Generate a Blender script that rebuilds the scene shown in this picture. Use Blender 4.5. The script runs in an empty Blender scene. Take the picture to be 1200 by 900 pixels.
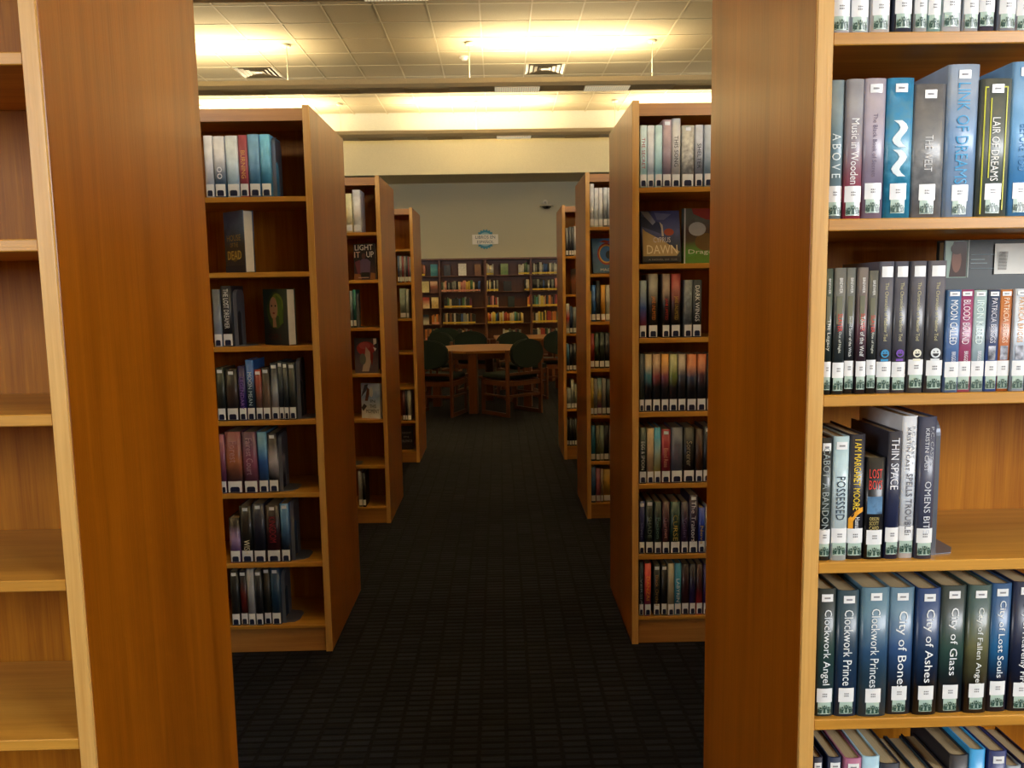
import bpy, bmesh, math, random
from mathutils import Matrix, Vector, Euler
random.seed(7)
R = math.radians
scene = bpy.context.scene
COL = scene.collection

# ---------------------------------------------------------------- camera
cam_d = bpy.data.cameras.new('camera')
cam_d.sensor_width = 36.0
cam_d.lens = 932.0 / 1200.0 * 36.0
cam_d.clip_start = 0.02
cam_o = bpy.data.objects.new('camera', cam_d)
COL.objects.link(cam_o)
cam_o.matrix_world = Matrix(((0.999717532, 0.018393731, -0.015050806, 0.0),
                             (-0.017052870, 0.114041067, -0.993329671, 0.0),
                             (-0.016554628, 0.993305746, 0.114322520, 1.40),
                             (0, 0, 0, 1)))
scene.camera = cam_o

# ---------------------------------------------------------------- world, exposure
world = bpy.data.worlds.new('world'); scene.world = world
world.use_nodes = True
world.node_tree.nodes['Background'].inputs[0].default_value = (0.6, 0.7, 0.9, 1)
world.node_tree.nodes['Background'].inputs[1].default_value = 0.05
vs = scene.view_settings
vs.view_transform = 'Standard'; vs.look = 'None'; vs.gamma = 1.0
vs.use_curve_mapping = False
vs.exposure = 0.0

WARM = (1.0, 0.86, 0.61)
COOL = (0.95, 0.97, 1.0)
LAMP_W = 92.0          # one 2.4 m run of uplight tubes
ADDED_DAYLIGHT_W = 170.0       # daylight added from unseen windows behind the camera

def area(name, loc, rot, sx, sy, power, col):
    l = bpy.data.lights.new(name, 'AREA'); l.shape = 'RECTANGLE'
    l.size = sx; l.size_y = sy; l.energy = power; l.color = col
    o = bpy.data.objects.new(name, l); COL.objects.link(o)
    o.location = loc; o.rotation_euler = rot
    return o
# added daylight for the near bookcase fronts, set in two invented unseen windows
for wx, share in ((-4.2, 1.1), (4.2, 2.1)):
    area('window_daylight', (wx, -1.92, 2.35), (R(90), 0, 0), 3.4, 1.5, ADDED_DAYLIGHT_W * share, COOL)

# ---------------------------------------------------------------- helpers
def lin(hexs):
    v = [int(hexs[i:i+2], 16) / 255 for i in (0, 2, 4)]
    return tuple(((c + .055) / 1.055) ** 2.4 if c > .04045 else c / 12.92 for c in v)
def box(bm, x0, x1, y0, y1, z0, z1, rz=None):
    vs_ = [bm.verts.new(p) for p in ((x0,y0,z0),(x1,y0,z0),(x1,y1,z0),(x0,y1,z0),(x0,y0,z1),(x1,y0,z1),(x1,y1,z1),(x0,y1,z1))]
    for f in ((0,3,2,1),(4,5,6,7),(0,1,5,4),(1,2,6,5),(2,3,7,6),(3,0,4,7)):
        bm.faces.new([vs_[i] for i in f])
    return vs_
def bbox(x0, x1, y0, y1, z0, z1, bev=0.0, seg=1):
    bm = bmesh.new(); box(bm, x0, x1, y0, y1, z0, z1)
    if bev: bmesh.ops.bevel(bm, geom=bm.edges[:], offset=bev, segments=seg, affect='EDGES', profile=.5)
    return bm
def cyl(bm, p0, p1, r, n=10, r2=None):
    p0 = Vector(p0); p1 = Vector(p1); d = (p1 - p0)
    q = Vector((0,0,1)).rotation_difference(d.normalized()).to_matrix()
    r2 = r if r2 is None else r2
    a = [bm.verts.new(p0 + q @ Vector((r*math.cos(2*math.pi*i/n), r*math.sin(2*math.pi*i/n), 0))) for i in range(n)]
    b = [bm.verts.new(p1 + q @ Vector((r2*math.cos(2*math.pi*i/n), r2*math.sin(2*math.pi*i/n), 0))) for i in range(n)]
    for i in range(n): bm.faces.new((a[i], a[(i+1)%n], b[(i+1)%n], b[i]))
    bm.faces.new(a[::-1]); bm.faces.new(b)
def prism(bm, pts, axis, a, b):
    """outline pts (u,v) extruded along axis from a to b"""
    def P(u, v, w):
        return {'x': (w, u, v), 'y': (u, w, v), 'z': (u, v, w)}[axis]
    A = [bm.verts.new(P(u, v, a)) for u, v in pts]; B = [bm.verts.new(P(u, v, b)) for u, v in pts]
    n = len(pts)
    for i in range(n): bm.faces.new((A[i], A[(i+1)%n], B[(i+1)%n], B[i]))
    bm.faces.new(A[::-1]); bm.faces.new(B)
def mesh_of(name, bm, mat=None, smooth=False):
    bmesh.ops.recalc_face_normals(bm, faces=bm.faces[:])
    me = bpy.data.meshes.new(name); bm.to_mesh(me); bm.free()
    if mat: me.materials.append(mat)
    if smooth:
        for p in me.polygons: p.use_smooth = True
    return me
def link(name, me, parent=None, loc=None):
    o = bpy.data.objects.new(name, me); COL.objects.link(o)
    if parent: o.parent = parent
    if loc: o.location = loc
    return o
def obj(name, bm, mat, parent=None, loc=None, smooth=False):
    return link(name, mesh_of(name, bm, mat, smooth), parent, loc)
def tag(o, label, cat, group=None):
    o['label'] = label; o['category'] = cat
    if group: o['group'] = group
    return o
def thing(name, label, cat, loc=(0,0,0), rz=0.0, group=None):
    o = bpy.data.objects.new(name, None); COL.objects.link(o)
    o.location = loc; o.rotation_euler = (0, 0, rz); o.empty_display_size = .05
    return tag(o, label, cat, group)
def struct(name, bm, mat, parent=None):
    o = obj(name, bm, mat, parent)
    if not parent: o['kind'] = 'structure'
    return o
def ordinal(n):
    return ['first','second','third','fourth','fifth','sixth','seventh','eighth','ninth','tenth','eleventh','twelfth','thirteenth','fourteenth','fifteenth','sixteenth','seventeenth','eighteenth','nineteenth','twentieth'][n-1] if n <= 20 else ['twenty-first','twenty-second','twenty-third','twenty-fourth','twenty-fifth','twenty-sixth','twenty-seventh','twenty-eighth'][n-21]

# ---------------------------------------------------------------- materials
def base_mat(name):
    m = bpy.data.materials.new(name); m.use_nodes = True
    nt = m.node_tree; b = nt.nodes['Principled BSDF']
    return m, nt, b
def plain(name, col, rough=.5, metal=0.0, coat=0.0, emit=None, es=0.0):
    m, nt, b = base_mat(name)
    n = nt.nodes.new('ShaderNodeTexNoise'); n.inputs['Scale'].default_value = 60; n.inputs['Detail'].default_value = 4
    tc = nt.nodes.new('ShaderNodeTexCoord'); nt.links.new(tc.outputs['Object'], n.inputs['Vector'])
    mx = nt.nodes.new('ShaderNodeMix'); mx.data_type = 'RGBA'
    mx.inputs[6].default_value = (*[c*.9 for c in col], 1); mx.inputs[7].default_value = (*[min(1, c*1.08) for c in col], 1)
    nt.links.new(n.outputs['Fac'], mx.inputs[0]); nt.links.new(mx.outputs[2], b.inputs['Base Color'])
    b.inputs['Roughness'].default_value = rough; b.inputs['Metallic'].default_value = metal
    b.inputs['Coat Weight'].default_value = coat; b.inputs['Coat Roughness'].default_value = .1
    if emit: b.inputs['Emission Color'].default_value = (*emit, 1); b.inputs['Emission Strength'].default_value = es
    return m
def wood(name, dark, light, axis, rough=.34, bands=0.0, fine=1.0, spec=.5):
    """oak: grain runs along axis; bands adds the broad tone changes of glued veneer strips"""
    m, nt, b = base_mat(name); N = nt.nodes.new; L = nt.links.new
    tc = N('ShaderNodeTexCoord'); oi = N('ShaderNodeObjectInfo')
    off = N('ShaderNodeVectorMath'); off.operation = 'MULTIPLY_ADD'
    L(oi.outputs['Random'], off.inputs[0]); off.inputs[1].default_value = (17, 23, 31); L(tc.outputs['Object'], off.inputs[2])
    def stretched(across, along, detail, dist=0.0):
        mp = N('ShaderNodeMapping'); s = [across]*3; s[axis] = along
        mp.inputs['Scale'].default_value = s; L(off.outputs[0], mp.inputs['Vector'])
        n = N('ShaderNodeTexNoise'); n.inputs['Scale'].default_value = 1; n.inputs['Detail'].default_value = detail
        n.inputs['Distortion'].default_value = dist; L(mp.outputs[0], n.inputs['Vector']); return n
    g = stretched(38, 1.6, 5, .6); f = stretched(330, 9, 3); w = stretched(7, .35, 2, .3)
    a1 = N('ShaderNodeMath'); a1.operation = 'MULTIPLY_ADD'; L(f.outputs['Fac'], a1.inputs[0]); a1.inputs[1].default_value = .45*fine; L(g.outputs['Fac'], a1.inputs[2])
    a2 = N('ShaderNodeMath'); a2.operation = 'MULTIPLY_ADD'; L(w.outputs['Fac'], a2.inputs[0]); a2.inputs[1].default_value = .5 + bands; L(a1.outputs[0], a2.inputs[2])
    mr = N('ShaderNodeMapRange'); L(a2.outputs[0], mr.inputs['Value'])
    mid = .5 + .225*fine + .25 + bands*.5
    mr.inputs['From Min'].default_value = mid - .28 - bands*.3; mr.inputs['From Max'].default_value = mid + .28 + bands*.3
    mx = N('ShaderNodeMix'); mx.data_type = 'RGBA'; L(mr.outputs[0], mx.inputs[0])
    mx.inputs[6].default_value = (*dark, 1); mx.inputs[7].default_value = (*light, 1)
    L(mx.outputs[2], b.inputs['Base Color'])
    bp = N('ShaderNodeBump'); bp.inputs['Strength'].default_value = .12; bp.inputs['Distance'].default_value = .002
    L(f.outputs['Fac'], bp.inputs['Height']); L(bp.outputs[0], b.inputs['Normal'])
    b.inputs['Roughness'].default_value = rough; b.inputs['Specular IOR Level'].default_value = spec
    b.inputs['Coat Weight'].default_value = .1 if spec > .3 else 0; b.inputs['Coat Roughness'].default_value = .22
    return m
OD, OL = lin('9a5a1c'), lin('bd7a2c')
M = {}
M['panel'] = wood('oak_veneer_upright', lin('763c02'), lin('a45e0c'), 2, .29, .5, .7)
M['edge'] = wood('oak_solid_edge', lin('c48e44'), lin('e0b266'), 2, .4, .0, 1.0)
M['shelf'] = wood('oak_shelf', lin('ac7422'), lin('d0983c'), 0, .42, .1, 1.0)
M['back'] = wood('oak_back_panel', lin('8c5000'), lin('b67612'), 2, .5, .1, 1.2, .22)
M['header'] = wood('oak_header', lin('9c6830'), lin('bc8644'), 0, .38, .1, 1.0)
M['table'] = wood('table_oak', lin('805020'), lin('a06c30'), 0, .3, .1, .8)
M['table_leg'] = wood('table_leg_oak', lin('50280c'), lin('6c3c14'), 2, .4, .1, .8)
M['chair'] = wood('chair_oak', lin('4c240c'), lin('683614'), 2, .4, .1, .8)
M['backcase'] = wood('dark_oak_wall_shelving', lin('58301c'), lin('6c4026'), 2, .5, .1, .8)
M['green'] = plain('dark_green_upholstery', lin('0a1e1a'), .9)
M['metal'] = plain('grey_enamelled_steel', lin('6c727c'), .35, .3)
M['pages'] = None
M['white'] = plain('white_label_paper', (.86, .88, .88), .35, 0, .6)
M['emblem'] = plain('dark_green_print', lin('2c5044'), .5, 0, .5)
M['mint'] = plain('pale_green_label_print', lin('b4ccbe'), .4, 0, .6)
M['navy'] = plain('navy_label_print', lin('1c2440'), .45, 0, .5)
M['ink'] = plain('grey_ink', lin('88888c'), .5)
M['yellow_label'] = plain('yellow_spine_label', lin('d8b838'), .6)
M['pink_label'] = plain('pink_spine_label', lin('d89078'), .6)
M['fixture'] = plain('cream_enamelled_fixture', lin('b8a478'), .45)
M['rod'] = plain('pale_rod', lin('d8ccaa'), .4)
M['sprinkler'] = plain('white_plastic', lin('d8d0bc'), .5)
M['lamp'] = plain('lit_tube', (1, .9, .7), .4, 0, 0, WARM, 12.0)
M['soffit'] = plain('cream_soffit_paint', lin('d2ceb8'), .8)
M['greywall'] = plain('grey_beige_paint', lin('c2bca0'), .85)
M['wall'] = plain('cream_paint', lin('cabd9a'), .8)
M['vent'] = plain('brushed_vent_metal', lin('a4977a'), .3, .7)
M['vent_dark'] = plain('vent_shadow_box', lin('4c4030'), .8)
M['grid'] = plain('white_ceiling_bar', lin('ccbe98'), .7)
def pages_mat():
    m, nt, b = base_mat('paper_block'); N = nt.nodes.new; L = nt.links.new
    tc = N('ShaderNodeTexCoord'); mp = N('ShaderNodeMapping'); mp.inputs['Scale'].default_value = (1500, 3, 3)
    n = N('ShaderNodeTexNoise'); n.inputs['Scale'].default_value = 1; L(tc.outputs['Object'], mp.inputs[0]); L(mp.outputs[0], n.inputs['Vector'])
    mx = N('ShaderNodeMix'); mx.data_type = 'RGBA'; mx.inputs[6].default_value = (*lin('a48c64'), 1); mx.inputs[7].default_value = (*lin('ccb88e'), 1)
    L(n.outputs['Fac'], mx.inputs[0]); L(mx.outputs[2], b.inputs['Base Color']); b.inputs['Roughness'].default_value = .85
    return m
M['pages'] = pages_mat()
M['pages_white'] = plain('white_paper_block', lin('d8d4c4'), .8)
def ceiling_mat():
    m, nt, b = base_mat('mineral_ceiling_tile'); N = nt.nodes.new; L = nt.links.new
    tc = N('ShaderNodeTexCoord'); n = N('ShaderNodeTexNoise'); n.inputs['Scale'].default_value = 90; n.inputs['Detail'].default_value = 5
    L(tc.outputs['Object'], n.inputs['Vector'])
    mx = N('ShaderNodeMix'); mx.data_type = 'RGBA'; mx.inputs[6].default_value = (*lin('b0a07c'), 1); mx.inputs[7].default_value = (*lin('c0b08a'), 1)
    L(n.outputs['Fac'], mx.inputs[0]); L(mx.outputs[2], b.inputs['Base Color']); b.inputs['Roughness'].default_value = .9
    bp = N('ShaderNodeBump'); bp.inputs['Strength'].default_value = .2; bp.inputs['Distance'].default_value = .002
    L(n.outputs['Fac'], bp.inputs['Height']); L(bp.outputs[0], b.inputs['Normal'])
    return m
M['tile'] = ceiling_mat()
def carpet_mat():
    m, nt, b = base_mat('ribbed_carpet'); N = nt.nodes.new; L = nt.links.new
    tc = N('ShaderNodeTexCoord')
    br = N('ShaderNodeTexBrick'); L(tc.outputs['Object'], br.inputs['Vector'])
    br.offset = 0.0; br.inputs['Scale'].default_value = 1
    br.inputs['Brick Width'].default_value = .085; br.inputs['Row Height'].default_value = .034
    br.inputs['Mortar Size'].default_value = .009; br.inputs['Mortar Smooth'].default_value = .6; br.inputs['Bias'].default_value = 0
    br.inputs['Color1'].default_value = (.019, .0215, .032, 1); br.inputs['Color2'].default_value = (.0055, .0066, .011, 1)
    br.inputs['Mortar'].default_value = (.0014, .0017, .003, 1)
    n = N('ShaderNodeTexNoise'); n.inputs['Scale'].default_value = 260; n.inputs['Detail'].default_value = 4; L(tc.outputs['Object'], n.inputs['Vector'])
    n2 = N('ShaderNodeTexNoise'); n2.inputs['Scale'].default_value = 1.7; n2.inputs['Detail'].default_value = 3; L(tc.outputs['Object'], n2.inputs['Vector'])
    ad = N('ShaderNodeMath'); ad.operation = 'MULTIPLY_ADD'; L(n.outputs['Fac'], ad.inputs[0]); ad.inputs[1].default_value = 1.1; ad.inputs[2].default_value = .1
    ad2 = N('ShaderNodeMath'); ad2.operation = 'MULTIPLY'; L(ad.outputs[0], ad2.inputs[0])
    ad3 = N('ShaderNodeMath'); ad3.operation = 'MULTIPLY_ADD'; L(n2.outputs['Fac'], ad3.inputs[0]); ad3.inputs[1].default_value = 1.2; ad3.inputs[2].default_value = .4
    L(ad3.outputs[0], ad2.inputs[1])
    ml = N('ShaderNodeVectorMath'); ml.operation = 'SCALE'; L(br.outputs['Color'], ml.inputs[0]); L(ad2.outputs[0], ml.inputs['Scale'])
    L(ml.outputs[0], b.inputs['Base Color']); b.inputs['Roughness'].default_value = .95
    b.inputs['Specular IOR Level'].default_value = .2
    bp = N('ShaderNodeBump'); bp.inputs['Strength'].default_value = .7; bp.inputs['Distance'].default_value = .004
    ad4 = N('ShaderNodeMath'); ad4.operation = 'SUBTRACT'; L(n.outputs['Fac'], ad4.inputs[0]); L(br.outputs['Fac'], ad4.inputs[1])
    L(ad4.outputs[0], bp.inputs['Height']); L(bp.outputs[0], b.inputs['Normal'])
    return m
M['carpet'] = carpet_mat()
def perf_mat():
    m, nt, b = base_mat('perforated_lit_baffle'); N = nt.nodes.new; L = nt.links.new
    tc = N('ShaderNodeTexCoord'); br = N('ShaderNodeTexBrick'); L(tc.outputs['Object'], br.inputs['Vector']); br.offset = 0
    br.inputs['Scale'].default_value = 1; br.inputs['Brick Width'].default_value = .03; br.inputs['Row Height'].default_value = .03; br.inputs['Mortar Size'].default_value = .006
    br.inputs['Color1'].default_value = (1, .85, .55, 1); br.inputs['Color2'].default_value = (1, .85, .55, 1); br.inputs['Mortar'].default_value = (.3, .25, .16, 1)
    L(br.outputs['Color'], b.inputs['Emission Color']); b.inputs['Emission Strength'].default_value = .75
    b.inputs['Base Color'].default_value = (*lin('c8b890'), 1)
    return m
M['perf'] = perf_mat()
M['perf_dim'] = plain('unlit_perforated_baffle', lin('b49c6c'), .6)

_cache = {}
def cover_mat(cols, h, n=0, boost=1.0, plastic=True):
    """jacket: colours from foot to head, a little mottled, under a clear plastic sleeve"""
    key = (cols, round(h, 2), n, boost, plastic)
    if key in _cache: return _cache[key]
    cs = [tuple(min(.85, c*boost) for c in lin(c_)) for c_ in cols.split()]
    m, nt, b = base_mat('book_jacket'); N = nt.nodes.new; L = nt.links.new
    tc = N('ShaderNodeTexCoord'); oi = N('ShaderNodeObjectInfo'); sp = N('ShaderNodeSeparateXYZ'); L(tc.outputs['Object'], sp.inputs[0])
    off = N('ShaderNodeVectorMath'); off.operation = 'MULTIPLY_ADD'
    L(oi.outputs['Random'], off.inputs[0]); off.inputs[1].default_value = (9, 5, 7); L(tc.outputs['Object'], off.inputs[2])
    ns = N('ShaderNodeTexNoise'); ns.inputs['Scale'].default_value = 60 if n else 24; ns.inputs['Detail'].default_value = 6; L(off.outputs[0], ns.inputs['Vector'])
    d = N('ShaderNodeMath'); d.operation = 'DIVIDE'; L(sp.outputs['Z'], d.inputs[0]); d.inputs[1].default_value = h
    ma = N('ShaderNodeMath'); ma.operation = 'MULTIPLY_ADD'; L(ns.outputs['Fac'], ma.inputs[0]); amp = .9 if n else .16
    ma.inputs[1].default_value = amp; L(d.outputs[0], ma.inputs[2])
    sb = N('ShaderNodeMath'); sb.operation = 'SUBTRACT'; L(ma.outputs[0], sb.inputs[0]); sb.inputs[1].default_value = amp*.5
    cr = N('ShaderNodeValToRGB'); L(sb.outputs[0], cr.inputs[0]); els = cr.color_ramp.elements
    if len(cs) == 1: cs = cs*2
    for i, c in enumerate(cs):
        p = .22 + .6*i/(len(cs)-1)
        e = els[i] if i < 2 else els.new(p)
        e.position = p; e.color = (*c, 1)
    v = N('ShaderNodeMath'); v.operation = 'MULTIPLY_ADD'; L(ns.outputs['Fac'], v.inputs[0]); v.inputs[1].default_value = 1.2 if n else .7; v.inputs[2].default_value = .4 if n else .65
    sc = N('ShaderNodeVectorMath'); sc.operation = 'SCALE'; L(cr.outputs[0], sc.inputs[0]); L(v.outputs[0], sc.inputs['Scale'])
    L(sc.outputs[0], b.inputs['Base Color']); b.inputs['Roughness'].default_value = .45
    if plastic:
        b.inputs['Coat Weight'].default_value = .45; b.inputs['Coat Roughness'].default_value = .2
        wn = N('ShaderNodeTexNoise'); wn.inputs['Scale'].default_value = 18; L(off.outputs[0], wn.inputs['Vector'])
        bp = N('ShaderNodeBump'); bp.inputs['Strength'].default_value = .25; bp.inputs['Distance'].default_value = .004
        L(wn.outputs['Fac'], bp.inputs['Height']); L(bp.outputs[0], b.inputs['Coat Normal'])
    _cache[key] = m
    return m
def ink(hexs):
    k = ('ink', hexs)
    if k not in _cache: _cache[k] = plain('printed_ink_' + hexs, lin(hexs), .6, 0, .1)
    return _cache[k]

# ---------------------------------------------------------------- text
def text_bm(txt, spacing=1.0):
    cu = bpy.data.curves.new('t', 'FONT'); cu.body = txt; cu.resolution_u = 2; cu.size = 1; cu.space_character = spacing
    o = bpy.data.objects.new('t', cu); COL.objects.link(o)
    dg = bpy.context.evaluated_depsgraph_get()
    me = bpy.data.meshes.new_from_object(o.evaluated_get(dg))
    bpy.data.objects.remove(o); bpy.data.curves.remove(cu)
    bm = bmesh.new(); bm.from_mesh(me); bpy.data.meshes.remove(me)
    xs = [v.co.x for v in bm.verts]; ys = [v.co.y for v in bm.verts]
    x0, x1, y0, y1 = min(xs), max(xs), min(ys), max(ys)
    for v in bm.verts: v.co.x = (v.co.x - x0) / (x1 - x0); v.co.y = (v.co.y - y0) / (y1 - y0)   # unit box
    return bm

# ---------------------------------------------------------------- books
def spine_y(x, t, r):
    u = max(-1, min(1, 2*x/t)); return r * (1 - math.sqrt(max(0, 1 - u*u*.98)))
def cover_mesh(t, w, h, r, mat, seg=6, board=.0024):
    """one folded cover: back board, rounded spine, front board; spine apex at y=0"""
    bm = bmesh.new()
    out = [(-t/2, w)] + [(-t/2 + t*i/seg, spine_y(-t/2 + t*i/seg, t, r)) for i in range(seg+1)] + [(t/2, w)]
    ti = t/2 - board
    inn = [(-ti, w)] + [(-ti + 2*ti*i/seg, board + spine_y(-t/2 + t*i/seg, t, r)) for i in range(seg+1)] + [(ti, w)]
    n = len(out); V = []
    for z in (0, h):
        V.append([bm.verts.new((x, y, z)) for x, y in out]); V.append([bm.verts.new((x, y, z)) for x, y in inn])
    o0, i0, o1, i1 = V
    for k in range(n-1):
        f = bm.faces.new((o0[k], o0[k+1], o1[k+1], o1[k])); f.smooth = 1 <= k < n-2
        bm.faces.new((i0[k+1], i0[k], i1[k], i1[k+1]))
        bm.faces.new((o0[k+1], o0[k], i0[k], i0[k+1])); bm.faces.new((o1[k], o1[k+1], i1[k+1], i1[k]))
    for k in (0, n-1): bm.faces.new((o0[k], i0[k], i1[k], o1[k]) if k else (o0[k], o1[k], i1[k], i0[k]))
    return mesh_of('cover', bm, mat)
def spine_patch(x0, x1, z0, z1, t, r, off, mat, name='label', seg=4):
    bm = bmesh.new(); A = []
    for i in range(seg+1):
        x = x0 + (x1-x0)*i/seg; y = spine_y(x, t, r) - off
        A.append((bm.verts.new((x, y, z0)), bm.verts.new((x, y, z1))))
    for i in range(seg): bm.faces.new((A[i][0], A[i+1][0], A[i+1][1], A[i][1]))
    me = bpy.data.meshes.new(name); bm.to_mesh(me); bm.free(); me.materials.append(mat)
    for p in me.polygons: p.use_smooth = True
    return me
def spine_title(txt, x0, x1, z0, z1, t, r, mat, sp=1.0, horiz=False, off=.0010):
    """letters run head to foot (rotated a quarter turn), pressed onto the curved spine"""
    bm = text_bm(txt, sp)
    for v in bm.verts:
        u, w_ = v.co.x, v.co.y
        if horiz: x = x0 + (x1-x0)*u; z = z0 + (z1-z0)*w_
        else: x = x0 + (x1-x0)*w_; z = z1 - (z1-z0)*u
        v.co = (x, spine_y(x, t, r) - off, z)
    me = bpy.data.meshes.new('title'); bm.to_mesh(me); bm.free(); me.materials.append(mat); return me
def emblem_mesh(x0, x1, z0, z1, t, r, mat, fancy, off=.0013):
    """library mark at the foot of the spine label: three reading figures, or their plain silhouette further away"""
    bm = bmesh.new(); W = x1-x0; H = z1-z0
    def P(u, v): x = x0 + W*u; return bm.verts.new((x, (spine_y(x, t, r) if fancy else .0) - off, z0 + H*v))
    def poly(pts): bm.faces.new([P(*p) for p in pts])
    if fancy:
        for cx, top, s in ((.2, .62, .9), (.5, .8, 1.0), (.8, .66, .9)):
            poly([(cx-.10*s, .05), (cx+.10*s, .05), (cx+.05*s, top-.25), (cx-.05*s, top-.25)])
            poly([(cx + .065*math.cos(a), top-.12 + .10*math.sin(a)) for a in [k*math.pi/3 for k in range(6)]])
            poly([(cx-.04, top-.35), (cx-.16*s, top-.05), (cx-.20*s, top-.05), (cx-.08, top-.42)])
            poly([(cx+.04, top-.35), (cx+.08, top-.42), (cx+.20*s, top-.05), (cx+.16*s, top-.05)])
        poly([(0.0, .0), (1, .0), (1, .06), (0, .06)])
        poly([(.0, .10), (.12, .10), (.05, .42), (.0, .42)]); poly([(.9, .1), (1, .1), (1, .4), (.95, .4)])
    else:
        poly([(.08, 0), (.92, 0), (.92, .75), (.8, .95), (.2, .95), (.08, .75)])
    me = bpy.data.meshes.new('emblem'); bm.to_mesh(me); bm.free(); me.materials.append(mat); return me
def make_book(name, label, group, loc, t, w, h, mat, opts, near=2, rz=0.0, rx=0.0):
    """near: 2 = full detail, 1 = medium, 0 = cover, pages and label only"""
    root = thing(name, label, 'book', loc, rz, group)
    if rx: root.rotation_mode = 'ZYX'; root.rotation_euler = (rx, 0, rz)
    pb = opts.get('pb'); r = min(.0045, t*.16) if not pb else .0010
    link('cover', cover_mesh(t, w, h, r, mat, 8 if near == 2 else 4, .0024 if not pb else .0008), root)
    m_ = .0028 if not pb else .001; inset = .003 if not pb else .0004
    obj('page_block', bbox(-t/2+m_, t/2-m_, r+.003, w-inset-.001, inset, h-inset), M['pages'], root)
    hw = t/2
    if not opts.get('nolabel'):
        big = opts.get('sw')
        lw = min(hw*.98, .0130 if not big else .02) if near == 2 else hw*.88
        lz0, lz1 = .004, .054
        if near == 2:
            lz0 += random.uniform(0, .006) if not pb else 0
            top = link('spine_label', spine_patch(-lw, lw, lz0+.021, lz0+.046, t, r, .0007, M['white']), root)
            low = link('label_foot', spine_patch(-lw*.86, lw*.86, lz0, lz0+.021, t, r, .0006, M['mint']), top)
            link('emblem', emblem_mesh(-lw*.82, lw*.82, lz0+.001, lz0+.021, t, r, M['emblem'], True), top)
            bm = bmesh.new()
            for k in range(2):
                zz = lz0+.031 + k*.004
                for q in range(3):
                    xx = -lw*.3 + q*lw*.22
                    vsx = [bm.verts.new((x, spine_y(x, t, r)-.0011, z)) for x, z in ((xx, zz), (xx+lw*.15, zz), (xx+lw*.15, zz+.0022), (xx, zz+.0022))]
                    bm.faces.new(vsx)
            me = bpy.data.meshes.new('print'); bm.to_mesh(me); bm.free(); me.materials.append(M['ink']); link('call_number_print', me, top)
        elif near == 1:
            top = link('spine_label', spine_patch(-lw, lw, lz0, lz0+.044, t, r, .0007, M['white'], seg=3), root)
            link('emblem', emblem_mesh(-lw*.8, lw*.8, lz0+.001, lz0+.023, t, r, M['navy'], False), top)
        elif opts.get('lab'):
            link('spine_label', spine_patch(-lw, lw, .01, .045, t, r, .0007, M[opts['lab']], seg=2), root)
    if opts.get('tl') or pb:
        lw = min(hw*.7, .0095); z = (h-.010 if pb else h-.022) if near == 2 else h-.020
        link('head_label', spine_patch(-lw, lw, z, z+(.007 if pb else .013), t, r, .0008, M['white'], seg=3), root)
        if near == 2:
            link('head_label_print', spine_title('Book 1', -.0014, .0016, z+.0045, z+.008, t, r, M['ink'], horiz=True, off=.0014) if False else spine_patch(-lw*.55, lw*.5, z+(.0025 if pb else .005), z+(.0045 if pb else .0078), t, r, .0012, M['ink'], seg=2), root)
    if opts.get('face'):
        link('head_label', spine_patch(-hw*.7, hw*.75, h-.025, h-.008, t, r, .0008, M['white'], seg=3), root)
        bm = bmesh.new(); c = h*.305; rr = min(hw*.55, .0095)
        def ring(cx, cz, ra, off):
            bm.faces.new([bm.verts.new((cx + ra*math.cos(k*math.pi/8), spine_y(cx, t, r)-off, cz + ra*math.sin(k*math.pi/8))) for k in range(16)])
        ring(0, c, rr, .0018)
        me = bpy.data.meshes.new('face'); bm.to_mesh(me); bm.free(); me.materials.append(ink(opts['face'])); fc = link('smiling_face', me, root)
        bm = bmesh.new(); ring(-rr*.35, c+rr*.3, rr*.14, .0022); ring(rr*.35, c+rr*.3, rr*.14, .0022)
        bm.faces.new([bm.verts.new((rr*.62*math.cos(a), -.0022, c - rr*.08 + rr*.6*math.sin(a))) for a in [math.pi + k*math.pi/8 for k in range(9)]])
        me = bpy.data.meshes.new('features'); bm.to_mesh(me); bm.free(); me.materials.append(ink('202024')); link('eyes_and_mouth', me, fc)
        me = spine_patch(-hw*.5, hw*.5, h*.245, h*.262, t, r, .0009, ink(opts['face']), seg=2); link('subtitle', me, root)
    if opts.get('fr'):
        mt = ink(opts['fr'])
        bm = bmesh.new()
        for x0, x1, z0, z1 in ((-hw*.82, -hw*.74, .004, h-.012), (-hw*.42, -hw*.34, .06, h-.03), (hw*.62, hw*.70, .01, h-.012), (-hw*.82, hw*.7, h-.014, h-.012)):
            vsx = [bm.verts.new((x, spine_y(x, t, r)-.0009, z)) for x, z in ((x0, z0), (x1, z0), (x1, z1), (x0, z1))]; bm.faces.new(vsx)
        me = bpy.data.meshes.new('frame'); bm.to_mesh(me); bm.free(); me.materials.append(mt); link('yellow_frame', me, root)
    if opts.get('tl2'):
        link('author_name', spine_title('BREWER', -hw*.25, hw*.3, h*.80, h*.92, t, r, ink('e8e8e4')), root)
        link('author_print', spine_patch(-hw*.6, hw*.35, h*.56, h*.78, t, r, .0007, ink('6c6c54'), seg=2), root)
        if opts.get('red'):
            link('red_word', spine_title('SLAYER', -hw*.35, hw*.45, h*.5, h*.64, t, r, ink('d83a2c')), root)
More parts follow.
